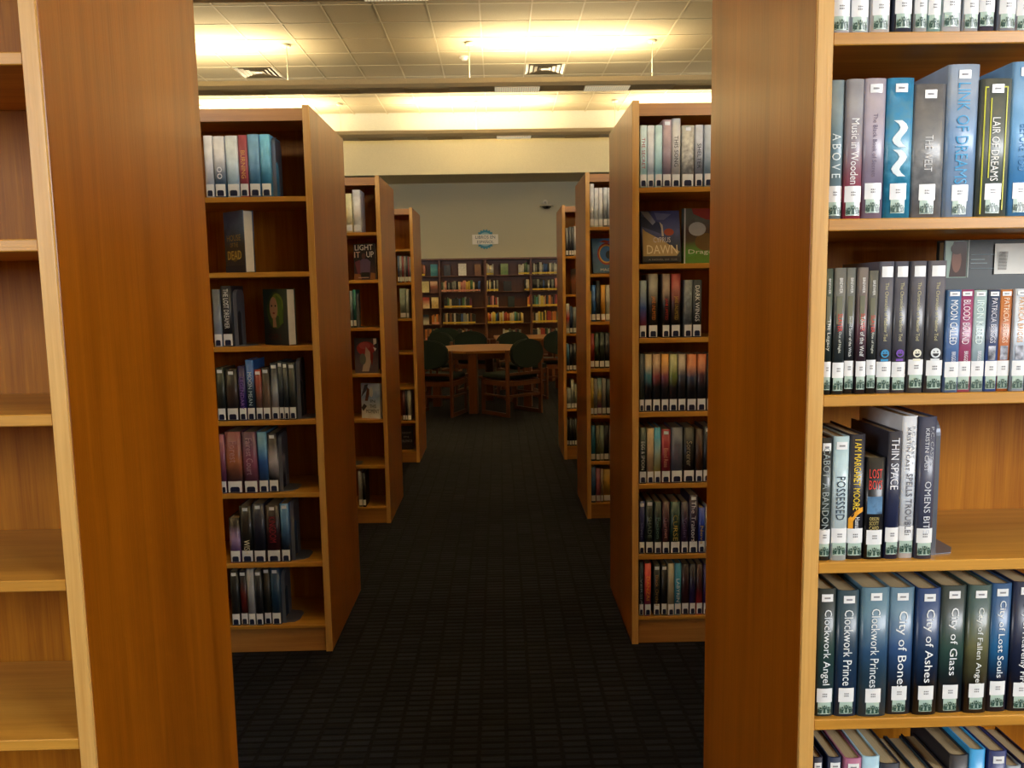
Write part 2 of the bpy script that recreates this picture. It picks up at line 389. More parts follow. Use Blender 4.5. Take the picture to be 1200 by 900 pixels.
    if opts.get('arc'):
        bm = bmesh.new()
        pts = [(-.9, .25), (-.9, .33)] + [(-.9+1.8*k/6, .33 + .09*math.sin(k/6*math.pi/2)) for k in range(1, 7)] + [(.9, .385), (.2, .36), (-.35, .31), (-.35, .25)]
        bm.faces.new([bm.verts.new((u*hw, spine_y(u*hw, t, r)-.0009, v*h)) for u, v in pts])
        me = bpy.data.meshes.new('arc'); bm.to_mesh(me); bm.free(); me.materials.append(ink('e8a020')); link('orange_arc', me, root)
        link('author_name', spine_title('Hannah', -hw*.1, hw*.5, h*.24, h*.34, t, r, ink('f0f0f0')), root)
    if opts.get('t'):
        sm = .62 if near == 2 else .5
        a, b = opts['a']*h, opts['b']*h
        L_ = b - a
        cw = min(hw*sm, L_/max(3, len(opts['t'])) * (.95 if near == 2 else 1.4))   # half cap height
        if opts.get('hz'):
            link('title', spine_title('LOST', -hw*.75, hw*.6, h*.80, h*.89, t, r, ink(opts['tc']), 1, True), root)
            link('title', spine_title('BOYS', -hw*.75, hw*.65, h*.69, h*.78, t, r, ink(opts['tc']), 1, True), root)
            link('cover_picture', spine_patch(-hw*.85, hw*.75, h*.45, h*.62, t, r, .0008, cover_mat('1c2c40 5c88b0 30506c', h, 1)), root)
            for k, wd in enumerate(('ORSON', 'SCOTT', 'CARD')):
                link('author_name', spine_title(wd, -hw*.6, hw*.4, h*(.385-.045*k), h*(.42-.045*k), t, r, ink('d0bc70'), 1, True), root)
        elif opts.get('s3'):
            link('title', spine_title(opts['t'], -hw*.3, hw*.5, a, b, t, r, ink(opts['tc'])), root)
            link('author_name', spine_title(opts['s3'], -hw*.45, hw*.02, h*.62, h*.92, t, r, ink(opts['tc'])), root)
            link('author_name', spine_title('P.C. CAST +', hw*.2, hw*.6, h*.66, h*.93, t, r, ink('a8acb4')), root)
        else:
            link('title', spine_title(opts['t'], -cw*.95, cw*.95, a, b, t, r, ink(opts['tc'])), root)
        if pb and opts.get('s2'):
            link('author_name', spine_title('BRIGGS', -hw*.1, hw*.5, h*.30, h*.40, t, r, ink('e8e8f0')), root)
        if pb and not opts.get('s2'): link('cover_picture', spine_patch(-hw*.6, hw*.6, h*.31, h*.45, t, r, .0006, cover_mat('20283c c8ccd8 404858', h, 1)), root)
    return root

# ---------------------------------------------------------------- what stands on each shelf (metres: left edge, thickness, height)
SHELVES = [
 ('NR', 0, 1.789, [
  (0.5241, 0.0277, 0.225, 'c8ccd4 8a94a0', {'d': 'pale grey'}),
  (0.5529, 0.0298, 0.225, 'b8c2c8 6a7a86', {'d': 'blue-grey'}),
  (0.5846, 0.0307, 0.225, 'd8d4d0 9a8e90', {'d': 'white'}),
  (0.6193, 0.0284, 0.235, '3a4254 5a6880', {'d': 'slate'}),
  (0.6503, 0.0205, 0.22, 'c0c4c4 8a9090', {'d': 'silver'}),
  (0.6714, 0.0205, 0.225, '8fb8b4 4a8890', {'d': 'aqua'}),
  (0.6933, 0.0331, 0.23, 'd8dce0 9aa4b4', {'d': 'white and grey'}),
  (0.7277, 0.0238, 0.22, 'b8c0c8 5a6670', {'d': 'pale blue'}),
  (0.7535, 0.0258, 0.23, '4a4a5e 2c2c40', {'d': 'dark violet'}),
  (0.7853, 0.0272, 0.23, 'a4acb8 667080', {'d': 'steel grey'}),
  (0.8138, 0.0279, 0.225, 'd0d0d8 8890a0', {'d': 'light grey'}),
 ]),
 ('NR', 1, 1.507, [
  (0.5254, 0.0243, 0.214, '7d9298 5d7c86 8fa0a4', {'t': 'A B O V E', 'tc': 'e6f2f4', 'a': 0.3, 'b': 0.62, 'd': 'pale teal', 'sw': 1, 'nt': 1}),
  (0.5504, 0.0271, 0.214, '9a3b50 8a8088 9a9aa0', {'t': 'Music in Wooden', 'tc': 'f4f4f4', 'a': 0.25, 'b': 0.72, 'd': 'grey and crimson', 'nt': 1}),
  (0.5789, 0.0339, 0.215, '8d7d92 a098a8 b0a8b4', {'t': 'The Black Book of Secrets', 'tc': '6c6078', 'a': 0.3, 'b': 0.75, 'd': 'mauve', 'tl': 1}),
  (0.6141, 0.042, 0.215, '2a8ab0 5fa3c0 2f86b4', {'t': '~~', 'tc': 'dfeff4', 'a': 0.3, 'b': 0.7, 'd': 'bright blue and silver', 'n': 1, 'tl': 1}),
  (0.6575, 0.0516, 0.206, '77787a 8a8a88 6a6a6c', {'t': 'THE WELT', 'tc': 'd8d8d8', 'a': 0.35, 'b': 0.62, 'd': 'mottled grey', 'n': 1, 'tl': 1}),
  (0.7104, 0.0503, 0.235, '8fa9c8 7398c0 a8b8cc', {'t': 'LINK OF DREAMS', 'tc': '2f9ad0', 'a': 0.22, 'b': 0.88, 'd': 'tall pale blue', 'tl': 1}),
  (0.7621, 0.0483, 0.212, '55605a 6a7068 5a605a', {'t': 'LAIR OF DREAMS', 'tc': 'f2f2ee', 'a': 0.26, 'b': 0.72, 'd': 'olive grey with yellow frame', 'fr': 'd2d23a', 'tl': 1}),
  (0.8118, 0.0443, 0.238, '4a90cc 6aa8d8 86b4dc', {'t': 'BEFORE YOU', 'tc': '2878b0', 'a': 0.3, 'b': 0.6, 'd': 'tall sky blue', 'tl': 1}),
 ]),
 ('NR', 2, 1.226, [  # paler head colours of the dark jackets paint in whitish gloss
  (0.5247, 0.0125, 0.203, '16201e 22302c 4a564a', {'t': 'The Legacy', 'tc': 'd8dccc', 'a': 0.35, 'b': 0.6, 'd': 'black and green', 'tl2': 1}),
  (0.54, 0.0194, 0.204, '1d2526 262c2c 70706a', {'t': 'Out of Night', 'tc': 'd8dccc', 'a': 0.33, 'b': 0.5, 'd': 'black with red word', 'red': 1, 'tl2': 1}),
  (0.5601, 0.0167, 0.204, '191d20 262a2c 70726c', {'t': 'Second Sister of the Witch', 'tc': 'e8ece8', 'a': 0.3, 'b': 0.62, 'd': 'black with white script', 'tl2': 1}),
  (0.5774, 0.0167, 0.204, '201a22 5a3440 78706c', {'t': 'Tower of the Wolf', 'tc': 'e8ece8', 'a': 0.3, 'b': 0.62, 'd': 'black with wine red edge', 'red': 1, 'tl2': 1}),
  (0.5955, 0.016, 0.199, '161c1e 202626 66665e', {'t': 'Rite of Night', 'tc': 'd8dccc', 'a': 0.33, 'b': 0.5, 'd': 'shorter black', 'red': 1, 'tl2': 1}),
  (0.6129, 0.025, 0.213, '4a4a52 46464a 62626c', {'t': 'The Chronicles of Vladimir Tod', 'tc': 'c6bf90', 'a': 0.4, 'b': 0.84, 'd': 'charcoal with a blue smiling face', 'face': '2a8ec0'}),
  (0.6393, 0.0237, 0.213, '47434e 46464a 5e5e68', {'t': 'The Chronicles of Vladimir Tod', 'tc': 'c6bf90', 'a': 0.4, 'b': 0.84, 'd': 'charcoal with a purple smiling face', 'face': '7040a8'}),
  (0.6643, 0.0251, 0.213, '4a4a4e 48484c 60606a', {'t': 'The Chronicles of Vladimir Tod', 'tc': 'c6bf90', 'a': 0.4, 'b': 0.84, 'd': 'charcoal with a cream smiling face', 'face': 'e8e6d0'}),
  (0.6908, 0.03, 0.213, '4a4a4e 48484c 60606a', {'t': 'The Chronicles of Vladimir Tod', 'tc': 'c6bf90', 'a': 0.4, 'b': 0.84, 'd': 'charcoal with a white smiling face', 'face': 'dfe4e4'}),
  (0.7215, 0.023, 0.166, '6078a0 3e6498 48709c', {'t': 'MOON CALLED', 'tc': 'f0f4f8', 'a': 0.47, 'b': 0.9, 'd': 'blue paperback', 'pb': 1, 's2': 'PATRICIA'}),
  (0.7452, 0.0223, 0.166, 'a8506c 8c2c5c 9a3c6c', {'t': 'BLOOD BOUND', 'tc': 'f4e4ee', 'a': 0.47, 'b': 0.9, 'd': 'magenta paperback', 'pb': 1, 's2': 'PATRICIA'}),
  (0.7682, 0.0216, 0.165, '8fa2ac 9cb0b4 a4bcbc', {'t': 'IRON KISSED', 'tc': 'e4f4f2', 'a': 0.47, 'b': 0.9, 'd': 'pale aqua paperback', 'pb': 1, 's2': 'PATRICIA'}),
  (0.7905, 0.0203, 0.165, '3858a0 2c3858 30405c', {'t': 'PATRICIA BRIGGS', 'tc': 'd8d8e4', 'a': 0.48, 'b': 0.92, 'd': 'navy paperback', 'pb': 1}),
  (0.8115, 0.021, 0.165, 'b06030 c06c34 c47840', {'t': 'PATRICIA BRIGGS', 'tc': 'f4dcc0', 'a': 0.48, 'b': 0.92, 'd': 'orange paperback', 'pb': 1}),
  (0.8332, 0.0217, 0.166, 'a8b8cc c4d0dc d4dce4', {'t': 'PATRICIA BRIGGS', 'tc': 'e0a060', 'a': 0.48, 'b': 0.92, 'd': 'pale blue paperback', 'pb': 1}),
  (0.8562, 0.0224, 0.165, '28485a 305868', {'d': 'dark teal paperback', 'pb': 1}),
 ]),
 ('NR', 3, 0.946, [
  (0.5256, 0.0199, 0.208, '22282a 2f3c36 181c1e', {'t': 'CABOT  A BANDON', 'tc': '9aa6a4', 'a': 0.25, 'b': 0.92, 'd': 'black with faint grey lettering', 'tl': 1}),
  (0.547, 0.0263, 0.21, 'c4d6da bcd2d8 b4d0d6', {'t': 'POSSESSED', 'tc': '2c3c4c', 'a': 0.33, 'b': 0.68, 'd': 'pale ice blue', 'tl': 1}),
  (0.5747, 0.0271, 0.212, '26262e 24242c 24242e', {'t': 'I AM MARGARET MOORE', 'tc': 'f0cc28', 'a': 0.4, 'b': 0.96, 'd': 'charcoal with yellow title', 'arc': 1}),
  (0.6039, 0.0314, 0.173, '0c0c10 0c0c10 141416', {'t': 'LOST BOYS', 'tc': 'e04034', 'a': 0.68, 'b': 0.88, 'd': 'short black with red title', 'hz': 1}),
  (0.6381, 0.0228, 0.216, '20284a 262c48 34343e', {'t': 'THIN SPACE', 'tc': 'e8eaf0', 'a': 0.55, 'b': 0.95, 'd': 'navy', 's2': 'JODY CASELLA', 'jb': 1}),
  (0.6617, 0.0264, 0.241, 'd6dade c8d0d8 dfe2e6', {'t': 'SPELLS TROUBLE', 'tc': '5c5c66', 'a': 0.18, 'b': 0.6, 'd': 'silvery white', 's3': 'KRISTIN CAST'}),
  (0.6888, 0.0279, 0.24, '44485c 40445a 484c60', {'t': 'OMENS BITE', 'tc': 'd0d4dc', 'a': 0.18, 'b': 0.55, 'd': 'slate blue', 's3': 'KRISTIN CAST'}),
 ]),
 ('NR', 4, 0.67, [
  (0.5276, 0.0328, 0.226, '2c4448 1e3a34 26302e', {'t': 'Clockwork Angel', 'tc': 'e8eef0', 'a': 0.25, 'b': 0.84, 'd': 'dark green', 'tl': 1}),
  (0.5618, 0.0372, 0.223, '1c3450 18324a 24404c', {'t': 'Clockwork Prince', 'tc': 'e8eef0', 'a': 0.25, 'b': 0.85, 'd': 'dark blue-green', 'tl': 1}),
  (0.6012, 0.0474, 0.228, '2c4450 24486a 54788a', {'t': 'Clockwork Princess', 'tc': 'e8eef0', 'a': 0.2, 'b': 0.84, 'd': 'thick steel blue', 'tl': 1}),
  (0.6508, 0.0431, 0.225, '182434 2c5080 5c7c90', {'t': 'City of Bones', 'tc': 'f2f6f8', 'a': 0.2, 'b': 0.82, 'd': 'blue and grey', 'tl': 1, 'teal': 1}),
  (0.6961, 0.0402, 0.224, '080c14 14365c 1c3c6c', {'t': 'City of Ashes', 'tc': 'f2f6f8', 'a': 0.26, 'b': 0.84, 'd': 'navy', 'tl': 1, 'teal': 1}),
  (0.7386, 0.0447, 0.226, '102028 26443c 2c3834', {'t': 'City of Glass', 'tc': 'f2f6f8', 'a': 0.3, 'b': 0.83, 'd': 'green-black', 'tl': 1}),
  (0.7847, 0.0389, 0.227, '120c12 646440 3c5450', {'t': 'City of Fallen Angels', 'tc': 'e8ece8', 'a': 0.2, 'b': 0.83, 'd': 'mossy olive and teal', 'tl': 1}),
  (0.8251, 0.0352, 0.228, '0c1430 1c6090 28507a', {'t': 'City of Lost Souls', 'tc': 'f2f6f8', 'a': 0.27, 'b': 0.87, 'd': 'bright sea blue', 'tl': 1}),
  (0.8625, 0.0412, 0.23, '0c1428 16203c 182440', {'t': 'City of Heavenly Fire', 'tc': 'f2f6f8', 'a': 0.2, 'b': 0.85, 'd': 'midnight blue', 'tl': 1}),
 ]),
 ('NR', 5, 0.39, [
  (0.5264, 0.0179, 0.206, '1c2030 20243a', {'d': 'dark navy', 'tl': 1}),
  (0.5547, 0.0246, 0.203, '1c2c48 24304c', {'d': 'navy', 'tl': 1}),
  (0.5808, 0.0306, 0.204, '8a4c6c a06080', {'d': 'rose', 'tl': 1}),
  (0.6122, 0.0306, 0.206, '8ac0d8 a4cce0', {'t': 'TITHE', 'tc': '203850', 'a': 0.5, 'b': 0.9, 'd': 'pale sky blue'}),
  (0.6443, 0.0359, 0.191, '182030 1c2434', {'d': 'short charcoal', 'tl': 1}),
  (0.6817, 0.0255, 0.175, '22242c 22303c', {'d': 'short black'}),
  (0.7087, 0.0285, 0.174, '1e2a34 2c4450', {'d': 'short teal-black'}),
  (0.7387, 0.0255, 0.176, '14141c 1c1c28', {'d': 'short dark'}),
  (0.7664, 0.0338, 0.202, '18181c 2a282c', {'d': 'black'}),
  (0.8009, 0.0278, 0.212, '1c5cb0 38a0dc', {'t': 'D', 'tc': 'e8f0ff', 'a': 0.4, 'b': 0.8, 'd': 'bright blue'}),
  (0.8317, 0.0316, 0.211, '1c2c68 24346c', {'d': 'royal navy', 'tl': 1}),
  (0.8663, 0.0271, 0.179, 'b0b8bc 98a4ac', {'d': 'silver grey'}),
  (0.8949, 0.0286, 0.182, '141830 1c2040', {'d': 'indigo'}),
 ]),
 ('2L', 0, 1.768, [
  (-1.0775, 0.0314, 0.224, '8a9098 b4b8bc', {'d': 'light grey'}),
  (-1.0429, 0.0408, 0.221, '30485c b8c8d4', {'t': 'oo', 'tc': 'f4f8fa', 'a': 0.3, 'b': 0.5, 'd': 'blue-black with white discs'}),
  (-0.999, 0.0471, 0.223, '8aa4b4 a8b4bc', {'d': 'silver blue'}),
  (-0.9503, 0.033, 0.224, '743038 7c3a40', {'t': 'BURNING', 'tc': 'e4b060', 'a': 0.3, 'b': 0.75, 'd': 'dark red'}),
  (-0.9157, 0.0425, 0.226, '36607c 5a8098', {'d': 'blue-grey'}),
  (-0.8717, 0.0378, 0.226, '2c6480 5c98b0', {'d': 'teal blue'}),
 ]),
 ('2L', 2, 1.213, [
  (-1.0787, 0.0305, 0.217, '98a4b0 5a6068', {'d': 'thin pale grey'}),
  (-1.0466, 0.0385, 0.229, '1c1e22 24262c', {'t': 'THE LOST DREAMER', 'tc': 'e0e4e4', 'a': 0.3, 'b': 0.95, 'd': 'black with white lettering'}),
 ]),
 ('2L', 3, 0.929, [
  (-1.0824, 0.0324, 0.204, '1c2020 2a3228', {'d': 'black and green', 'tl': 1}),
  (-1.0468, 0.0454, 0.197, '202024 3c2c24 18181a', {'d': 'thick black and brown', 'tl': 1}),
  (-0.9998, 0.0292, 0.209, '2a1c60 241a54', {'t': 'LEGENDARY', 'tc': '8868c0', 'a': 0.2, 'b': 0.8, 'd': 'deep purple'}),
  (-0.969, 0.0308, 0.232, '16283c 183448 3868b0', {'t': 'MOON MEAN', 'tc': 'c8dce4', 'a': 0.25, 'b': 0.8, 'd': 'tall blue-black'}),
  (-0.9365, 0.0266, 0.195, '5c4840 74483c 8c2c20', {'d': 'red and brown', 'tl': 1}),
  (-0.9086, 0.0292, 0.201, '6c5c50 685848 201c18', {'d': 'brown and tan', 'tl': 1}),
  (-0.8781, 0.0292, 0.218, '9c9490 9aa4ac 2c3440', {'d': 'silver', 'tl': 1}),
  (-0.8479, 0.0185, 0.225, '22282c 2c3840', {'d': 'thin dark grey', 'tl': 1}),
  (-0.8284, 0.0185, 0.221, '20282c 343c40', {'d': 'slim grey-black', 'tl': 1}),
  (-0.8089, 0.0267, 0.218, '282c2c 3a403c', {'d': 'charcoal', 'tl': 1}),
 ]),
 ('2L', 4, 0.644, [
  (-1.0859, 0.0213, 0.232, '5a3050 8a5060', {'d': 'plum'}),
  (-1.063, 0.0606, 0.242, '503838 a46440 80484c', {'t': 'Forest', 'tc': 'c09090', 'a': 0.5, 'b': 0.85, 'd': 'thick rose and orange'}),
  (-0.9975, 0.0541, 0.24, '603848 804860 5c3c54', {'t': 'Fairest Court', 'tc': 'c0a0ac', 'a': 0.3, 'b': 0.9, 'd': 'rose pink'}),
  (-0.9418, 0.0377, 0.239, '284870 2c5ca0 5c90b0', {'d': 'sky blue'}),
  (-0.9024, 0.0371, 0.232, '141018 b8b4b8 302c30', {'d': 'black and white', 'tl': 1}),
 ]),
 ('2L', 5, 0.366, [
  (-1.0673, 0.0414, 0.18, '4c1c5c a48cb0 302418', {'d': 'short white and purple'}),
  (-1.0242, 0.048, 0.226, '14140f 201f1c', {'t': 'WISH', 'tc': 'e4dcc0', 'a': 0.15, 'b': 0.4, 'd': 'black with cream emblem', 'tl': 1}),
  (-0.9746, 0.048, 0.235, '161a24 22283c', {'d': 'navy-black', 'tl': 1}),
  (-0.9232, 0.054, 0.228, '381018 201014', {'t': 'KINGDOM', 'tc': 'a03038', 'a': 0.35, 'b': 0.8, 'd': 'black with red title', 'tl': 1}),
  (-0.8669, 0.0348, 0.233, '1c2838 4878a8', {'d': 'blue-topped', 'tl': 1}),
 ]),
 ('2L', 6, 0.11, [
  (-1.075, 0.0334, 0.223, '181c20 141a18', {'d': 'black', 'tl': 1}),
  (-1.04, 0.0284, 0.222, '3c0c10 501414 202024', {'d': 'black and red', 'tl': 1}),
  (-1.0099, 0.0291, 0.232, '888c90 989ca0', {'d': 'white'}),
  (-0.9792, 0.0294, 0.224, '14181c 202428', {'d': 'dark grey', 'tl': 1}),
  (-0.9481, 0.0284, 0.237, '20201c 2a2820', {'d': 'brown-black', 'tl': 1}),
  (-0.918, 0.0368, 0.23, '1c3448 20405c', {'d': 'dark blue', 'tl': 1}),
 ]),
 ('2R', 0, 1.781, [
  (0.5363, 0.0268, 0.226, '8cb0ac a0b4b0', {'t': 'THE SECRET', 'tc': 'b05050', 'a': 0.3, 'b': 0.8, 'd': 'pale green-white'}),
  (0.565, 0.0262, 0.226, 'a0aab8 b0b8c4', {'d': 'silver grey'}),
  (0.5928, 0.0272, 0.226, '7aa4ac 98b8bc', {'d': 'pale aqua'}),
  (0.6219, 0.0333, 0.246, '6c6068 8c7c80', {'d': 'taller mauve grey', 'tl': 1}),
  (0.6574, 0.032, 0.251, '8c8c88 a4a4a0', {'t': 'THIS SONG', 'tc': '404040', 'a': 0.3, 'b': 0.75, 'd': 'tallest silver'}),
  (0.6942, 0.0464, 0.225, '6c6c68 8c8c84 94948c', {'d': 'thick mottled silver', 'n': 1, 'tl': 1}),
  (0.7438, 0.0304, 0.226, '585c64 9ca0a8', {'t': 'SHELTER', 'tc': '303438', 'a': 0.3, 'b': 0.7, 'd': 'grey'}),
  (0.7774, 0.032, 0.225, '586c78 98a0a8', {'d': 'pale slate'}),
  (0.8111, 0.0304, 0.223, '9098a0 8890a0', {'d': 'ash grey'}),
 ]),
 ('2R', 2, 1.218, [
  (0.5353, 0.0277, 0.218, '802c34 34508c 80909c', {'d': 'blue and red'}),
  (0.5712, 0.0359, 0.243, '14140f 1c1a14 908c80', {'t': 'JANE UNLIMITED', 'tc': 'e08838', 'a': 0.28, 'b': 0.65, 'd': 'black with orange title'}),
  (0.6235, 0.0294, 0.242, '18140f 1c1818 907c70', {'t': 'JANE LIMITED', 'tc': 'c83c34', 'a': 0.28, 'b': 0.62, 'd': 'black with red title'}),
  (0.6578, 0.036, 0.242, '18140f 40241c 943c38', {'t': 'JANE UNLIMITED', 'tc': 'c0a040', 'a': 0.28, 'b': 0.65, 'd': 'black with gold title'}),
  (0.7068, 0.0311, 0.218, '5c6468 788084', {'d': 'mottled grey', 'n': 1}),
  (0.7395, 0.0344, 0.218, '242828 30383c', {'t': 'DARK WINGS', 'tc': 'e4e8e8', 'a': 0.28, 'b': 0.9, 'd': 'dark with white title'}),
 ]),
 ('2R', 3, 0.932, [
  (0.5365, 0.0191, 0.225, '28302c 1c2c38', {'d': 'thin dark teal'}),
  (0.5576, 0.0284, 0.224, '1c1c20 1c1c20 2a6a80 a89878', {'d': 'black and blue'}),
  (0.5886, 0.0304, 0.224, '1c1c20 1c1c20 7a3038 b09070', {'d': 'black and red'}),
  (0.6216, 0.0291, 0.223, '1c1c20 1c1c20 6a2c40 c08840', {'d': 'black and wine'}),
  (0.6527, 0.0317, 0.223, '1c1c20 1c1c20 5a6a2c a0a070', {'d': 'black and olive'}),
  (0.6864, 0.0311, 0.222, '1c1c20 1c1c20 303848 a09080', {'d': 'black and slate'}),
  (0.7201, 0.037, 0.221, '1c1c20 1c1c20 2c3850 b86c40', {'d': 'thick black and navy'}),
  (0.7598, 0.0354, 0.221, '1c1c20 1c1c20 402430 b06038', {'d': 'black and maroon'}),
  (0.7968, 0.0298, 0.22, '18181c 28242c', {'d': 'black'}),
 ]),
 ('2R', 4, 0.65, [
  (0.5363, 0.0277, 0.222, '101414 20342c', {'t': 'EGG & SPOON', 'tc': 'e0e8e4', 'a': 0.25, 'b': 0.75, 'd': 'black with white title'}),
  (0.5663, 0.0267, 0.218, 'a08868 b49c74', {'d': 'tan'}),
  (0.5947, 0.0257, 0.22, 'a09850 98a898 3090b0', {'d': 'yellow and blue'}),
  (0.623, 0.035, 0.213, '6c1828 90202c', {'t': 'Blood Rose', 'tc': 'd09880', 'a': 0.3, 'b': 0.65, 'd': 'dark red', 'tl': 1}),
  (0.6614, 0.0451, 0.219, '585c68 5c606c', {'t': 'Cinder', 'tc': '7c6470', 'a': 0.4, 'b': 0.7, 'd': 'thick grey'}),
  (0.7098, 0.0444, 0.218, '181414 20201c', {'t': 'Sorcerer', 'tc': 'a89c80', 'a': 0.3, 'b': 0.75, 'd': 'thick black'}),
  (0.7566, 0.0284, 0.211, '2c1c14 3c2418', {'d': 'brown'}),
  (0.7867, 0.0401, 0.22, '14181c 20242c', {'d': 'dark blue-black', 'tl': 1}),
 ]),
 ('2R', 5, 0.365, [
  (0.5368, 0.0229, 0.212, '1c1c4c 20245c', {'t': 'Silver', 'tc': '6c70a0', 'a': 0.3, 'b': 0.6, 'd': 'indigo', 'tl': 1}),
  (0.5631, 0.031, 0.215, '1c2420 24302c', {'t': 'SHADE', 'tc': '8c9c84', 'a': 0.3, 'b': 0.7, 'd': 'dark green', 'tl': 1}),
  (0.5968, 0.0283, 0.21, '162420 1c3028', {'t': 'Poison', 'tc': '6c8c80', 'a': 0.3, 'b': 0.7, 'd': 'green-black'}),
  (0.6278, 0.0293, 0.21, '381820 401c24', {'t': 'Garnet', 'tc': 'a07478', 'a': 0.3, 'b': 0.7, 'd': 'maroon'}),
  (0.6598, 0.0388, 0.209, '182c20 1c3c34', {'t': 'CURSE', 'tc': 'b8a04c', 'a': 0.25, 'b': 0.75, 'd': 'dark teal with gold title'}),
  (0.702, 0.0287, 0.208, '28183c 2c2038', {'t': 'Violet', 'tc': '6c5c84', 'a': 0.3, 'b': 0.7, 'd': 'violet-black'}),
  (0.7324, 0.0355, 0.235, '1c142c 201834', {'t': 'The Traitors', 'tc': 'dcdce4', 'a': 0.2, 'b': 0.9, 'd': 'tall dark purple', 'tl': 1}),
  (0.7712, 0.0263, 0.183, '1c2c80 2440a0', {'t': 'Nova', 'tc': 'c8a840', 'a': 0.2, 'b': 0.6, 'd': 'short royal blue'}),
  (0.7993, 0.0061, 0.193, 'a8a8a0 b0b0a8', {'d': 'very thin white'}),
 ]),
 ('2R', 6, 0.111, [
  (0.5372, 0.018, 0.22, '1c2c34 203038', {'t': 'VERSIA', 'tc': '8c98a0', 'a': 0.2, 'b': 0.7, 'd': 'thin dark slate'}),
  (0.5587, 0.0262, 0.216, '80204c c03c34 d05040', {'t': 'DANZAI', 'tc': 'f0a830', 'a': 0.3, 'b': 0.75, 'd': 'red-orange'}),
  (0.5951, 0.0255, 0.209, '141814 1c201c', {'t': 'Black Orchid', 'tc': 'a88050', 'a': 0.2, 'b': 0.8, 'd': 'black', 'tl': 1}),
  (0.6257, 0.0238, 0.208, '181818 1c1c1c', {'d': 'thin black', 'tl': 1}),
  (0.6512, 0.0249, 0.214, '989078 a09880', {'d': 'cream'}),
  (0.6785, 0.0269, 0.214, '2c7890 3490b0', {'t': 'LABYRINTH', 'tc': 'e0e8e8', 'a': 0.1, 'b': 0.7, 'd': 'bright teal'}),
  (0.7074, 0.0293, 0.209, '38141c 2c1418', {'d': 'dark maroon'}),
  (0.7388, 0.0242, 0.209, '201850 1c1c28', {'d': 'purple-black'}),
  (0.7653, 0.0256, 0.208, 'a82c2c 381418 301418', {'d': 'black and scarlet'}),
  (0.7933, 0.0266, 0.208, '28184c 2c1c50', {'d': 'dark violet'}),
 ]),
 ('3L', 0, 1.768, [
  (-0.8912, 0.0367, 0.226, 'a89c78 b4a888', {'d': 'cream'}),
  (-0.851, 0.0457, 0.248, 'a4a4a0 b8b8b4', {'d': 'silver white'}),
 ]),
 ('3L', 2, 1.205, [
  (-0.8898, 0.0153, 0.22, '58646c 808c90', {'d': 'thin grey'}),
  (-0.873, 0.0189, 0.227, '1c4c4c 2c6c68', {'d': 'dark teal'}),
 ]),
 ('3L', 6, 0.102, [
  (-0.8833, 0.0235, 0.223, '8c9498 a0a4a8', {'d': 'white'}),
  (-0.8572, 0.0199, 0.214, '181818 202024', {'d': 'black'}),
 ]),
 ('3R', 0, 1.778, [
  (0.5484, 0.0289, 0.252, 'a0a4a4 b8b8b4', {'d': 'silver white'}),
  (0.5798, 0.0228, 0.229, '98a0a4 b0b4b4', {'d': 'pale grey'}),
  (0.6047, 0.0254, 0.229, '9ca4a8 b0b4b8', {'d': 'light silver'}),
  (0.6331, 0.0229, 0.229, '585c60 a0a4a8', {'d': 'grey and white'}),
  (0.6585, 0.0295, 0.228, '70787c a4a8ac', {'d': 'ash grey'}),
 ]),
 ('3R', 2, 1.217, [
  (0.5453, 0.0129, 0.184, '98803c a89048', {'d': 'thin mustard'}),
  (0.5602, 0.0247, 0.219, '24508c 2c60a8', {'d': 'blue'}),
  (0.587, 0.0247, 0.244, '303c44 2c3438', {'d': 'tall dark grey'}),
  (0.6148, 0.0273, 0.218, 'a87828 b48430', {'d': 'ochre yellow'}),
  (0.6446, 0.0293, 0.218, '949490 a0a09c', {'d': 'light grey'}),
 ]),
 ('3R', 3, 0.933, [
  (0.5515, 0.0243, 0.212, '80241c 8c2c20', {'d': 'brick red'}),
  (0.5774, 0.0259, 0.216, '1c3020 203824', {'d': 'dark green'}),
  (0.6054, 0.0311, 0.216, '14241c 1c2c24', {'d': 'green-black'}),
  (0.6385, 0.0295, 0.215, '141418 1c1c20', {'d': 'black'}),
 ]),
 ('3R', 4, 0.646, [
  (0.55, 0.0188, 0.229, '987c24 a48c30', {'d': 'mustard yellow'}),
  (0.5708, 0.0209, 0.223, '646460 70706c', {'d': 'grey'}),
  (0.5933, 0.0256, 0.228, '88507c a09048 6c8c8c', {'d': 'pink and yellow'}),
  (0.6209, 0.024, 0.225, '5c5c60 70706c', {'d': 'slate grey'}),
  (0.647, 0.0282, 0.222, '1c2420 242c28', {'d': 'black-green'}),
 ]),
 ('3R', 5, 0.36, [
  (0.5511, 0.0289, 0.222, '1c6080 207094', {'d': 'teal blue'}),
  (0.5821, 0.0242, 0.22, '3c4c24 74745c', {'d': 'olive and cream'}),
  (0.6078, 0.0236, 0.22, '788c80 84988c', {'d': 'sage'}),
  (0.6325, 0.0305, 0.219, '10141c 141820', {'d': 'black'}),
  (0.6645, 0.0126, 0.219, 'a0a0a0 a0a0a0', {'d': 'thin white'}),
 ]),
 ('3R', 6, 0.1, [
  (0.5513, 0.0285, 0.225, '1c4870 205080', {'d': 'navy blue'}),
  (0.582, 0.0269, 0.214, '8c5060 985c68', {'d': 'dusty pink'}),
  (0.6105, 0.0159, 0.213, '80705c 8c7c64', {'d': 'thin beige'}),
  (0.6279, 0.046, 0.207, '98782c a48430', {'d': 'thick golden yellow'}),
 ]),
 ('4L', 1, 1.495, [
  (-0.8166, 0.0139, 0.215, '2c3c58 50607c', {'d': 'thin navy'}),
  (-0.8007, 0.016, 0.215, '70787c 98a0a4', {'d': 'thin silver'}),
  (-0.7826, 0.0146, 0.214, '803840 8c484c', {'d': 'thin red'}),
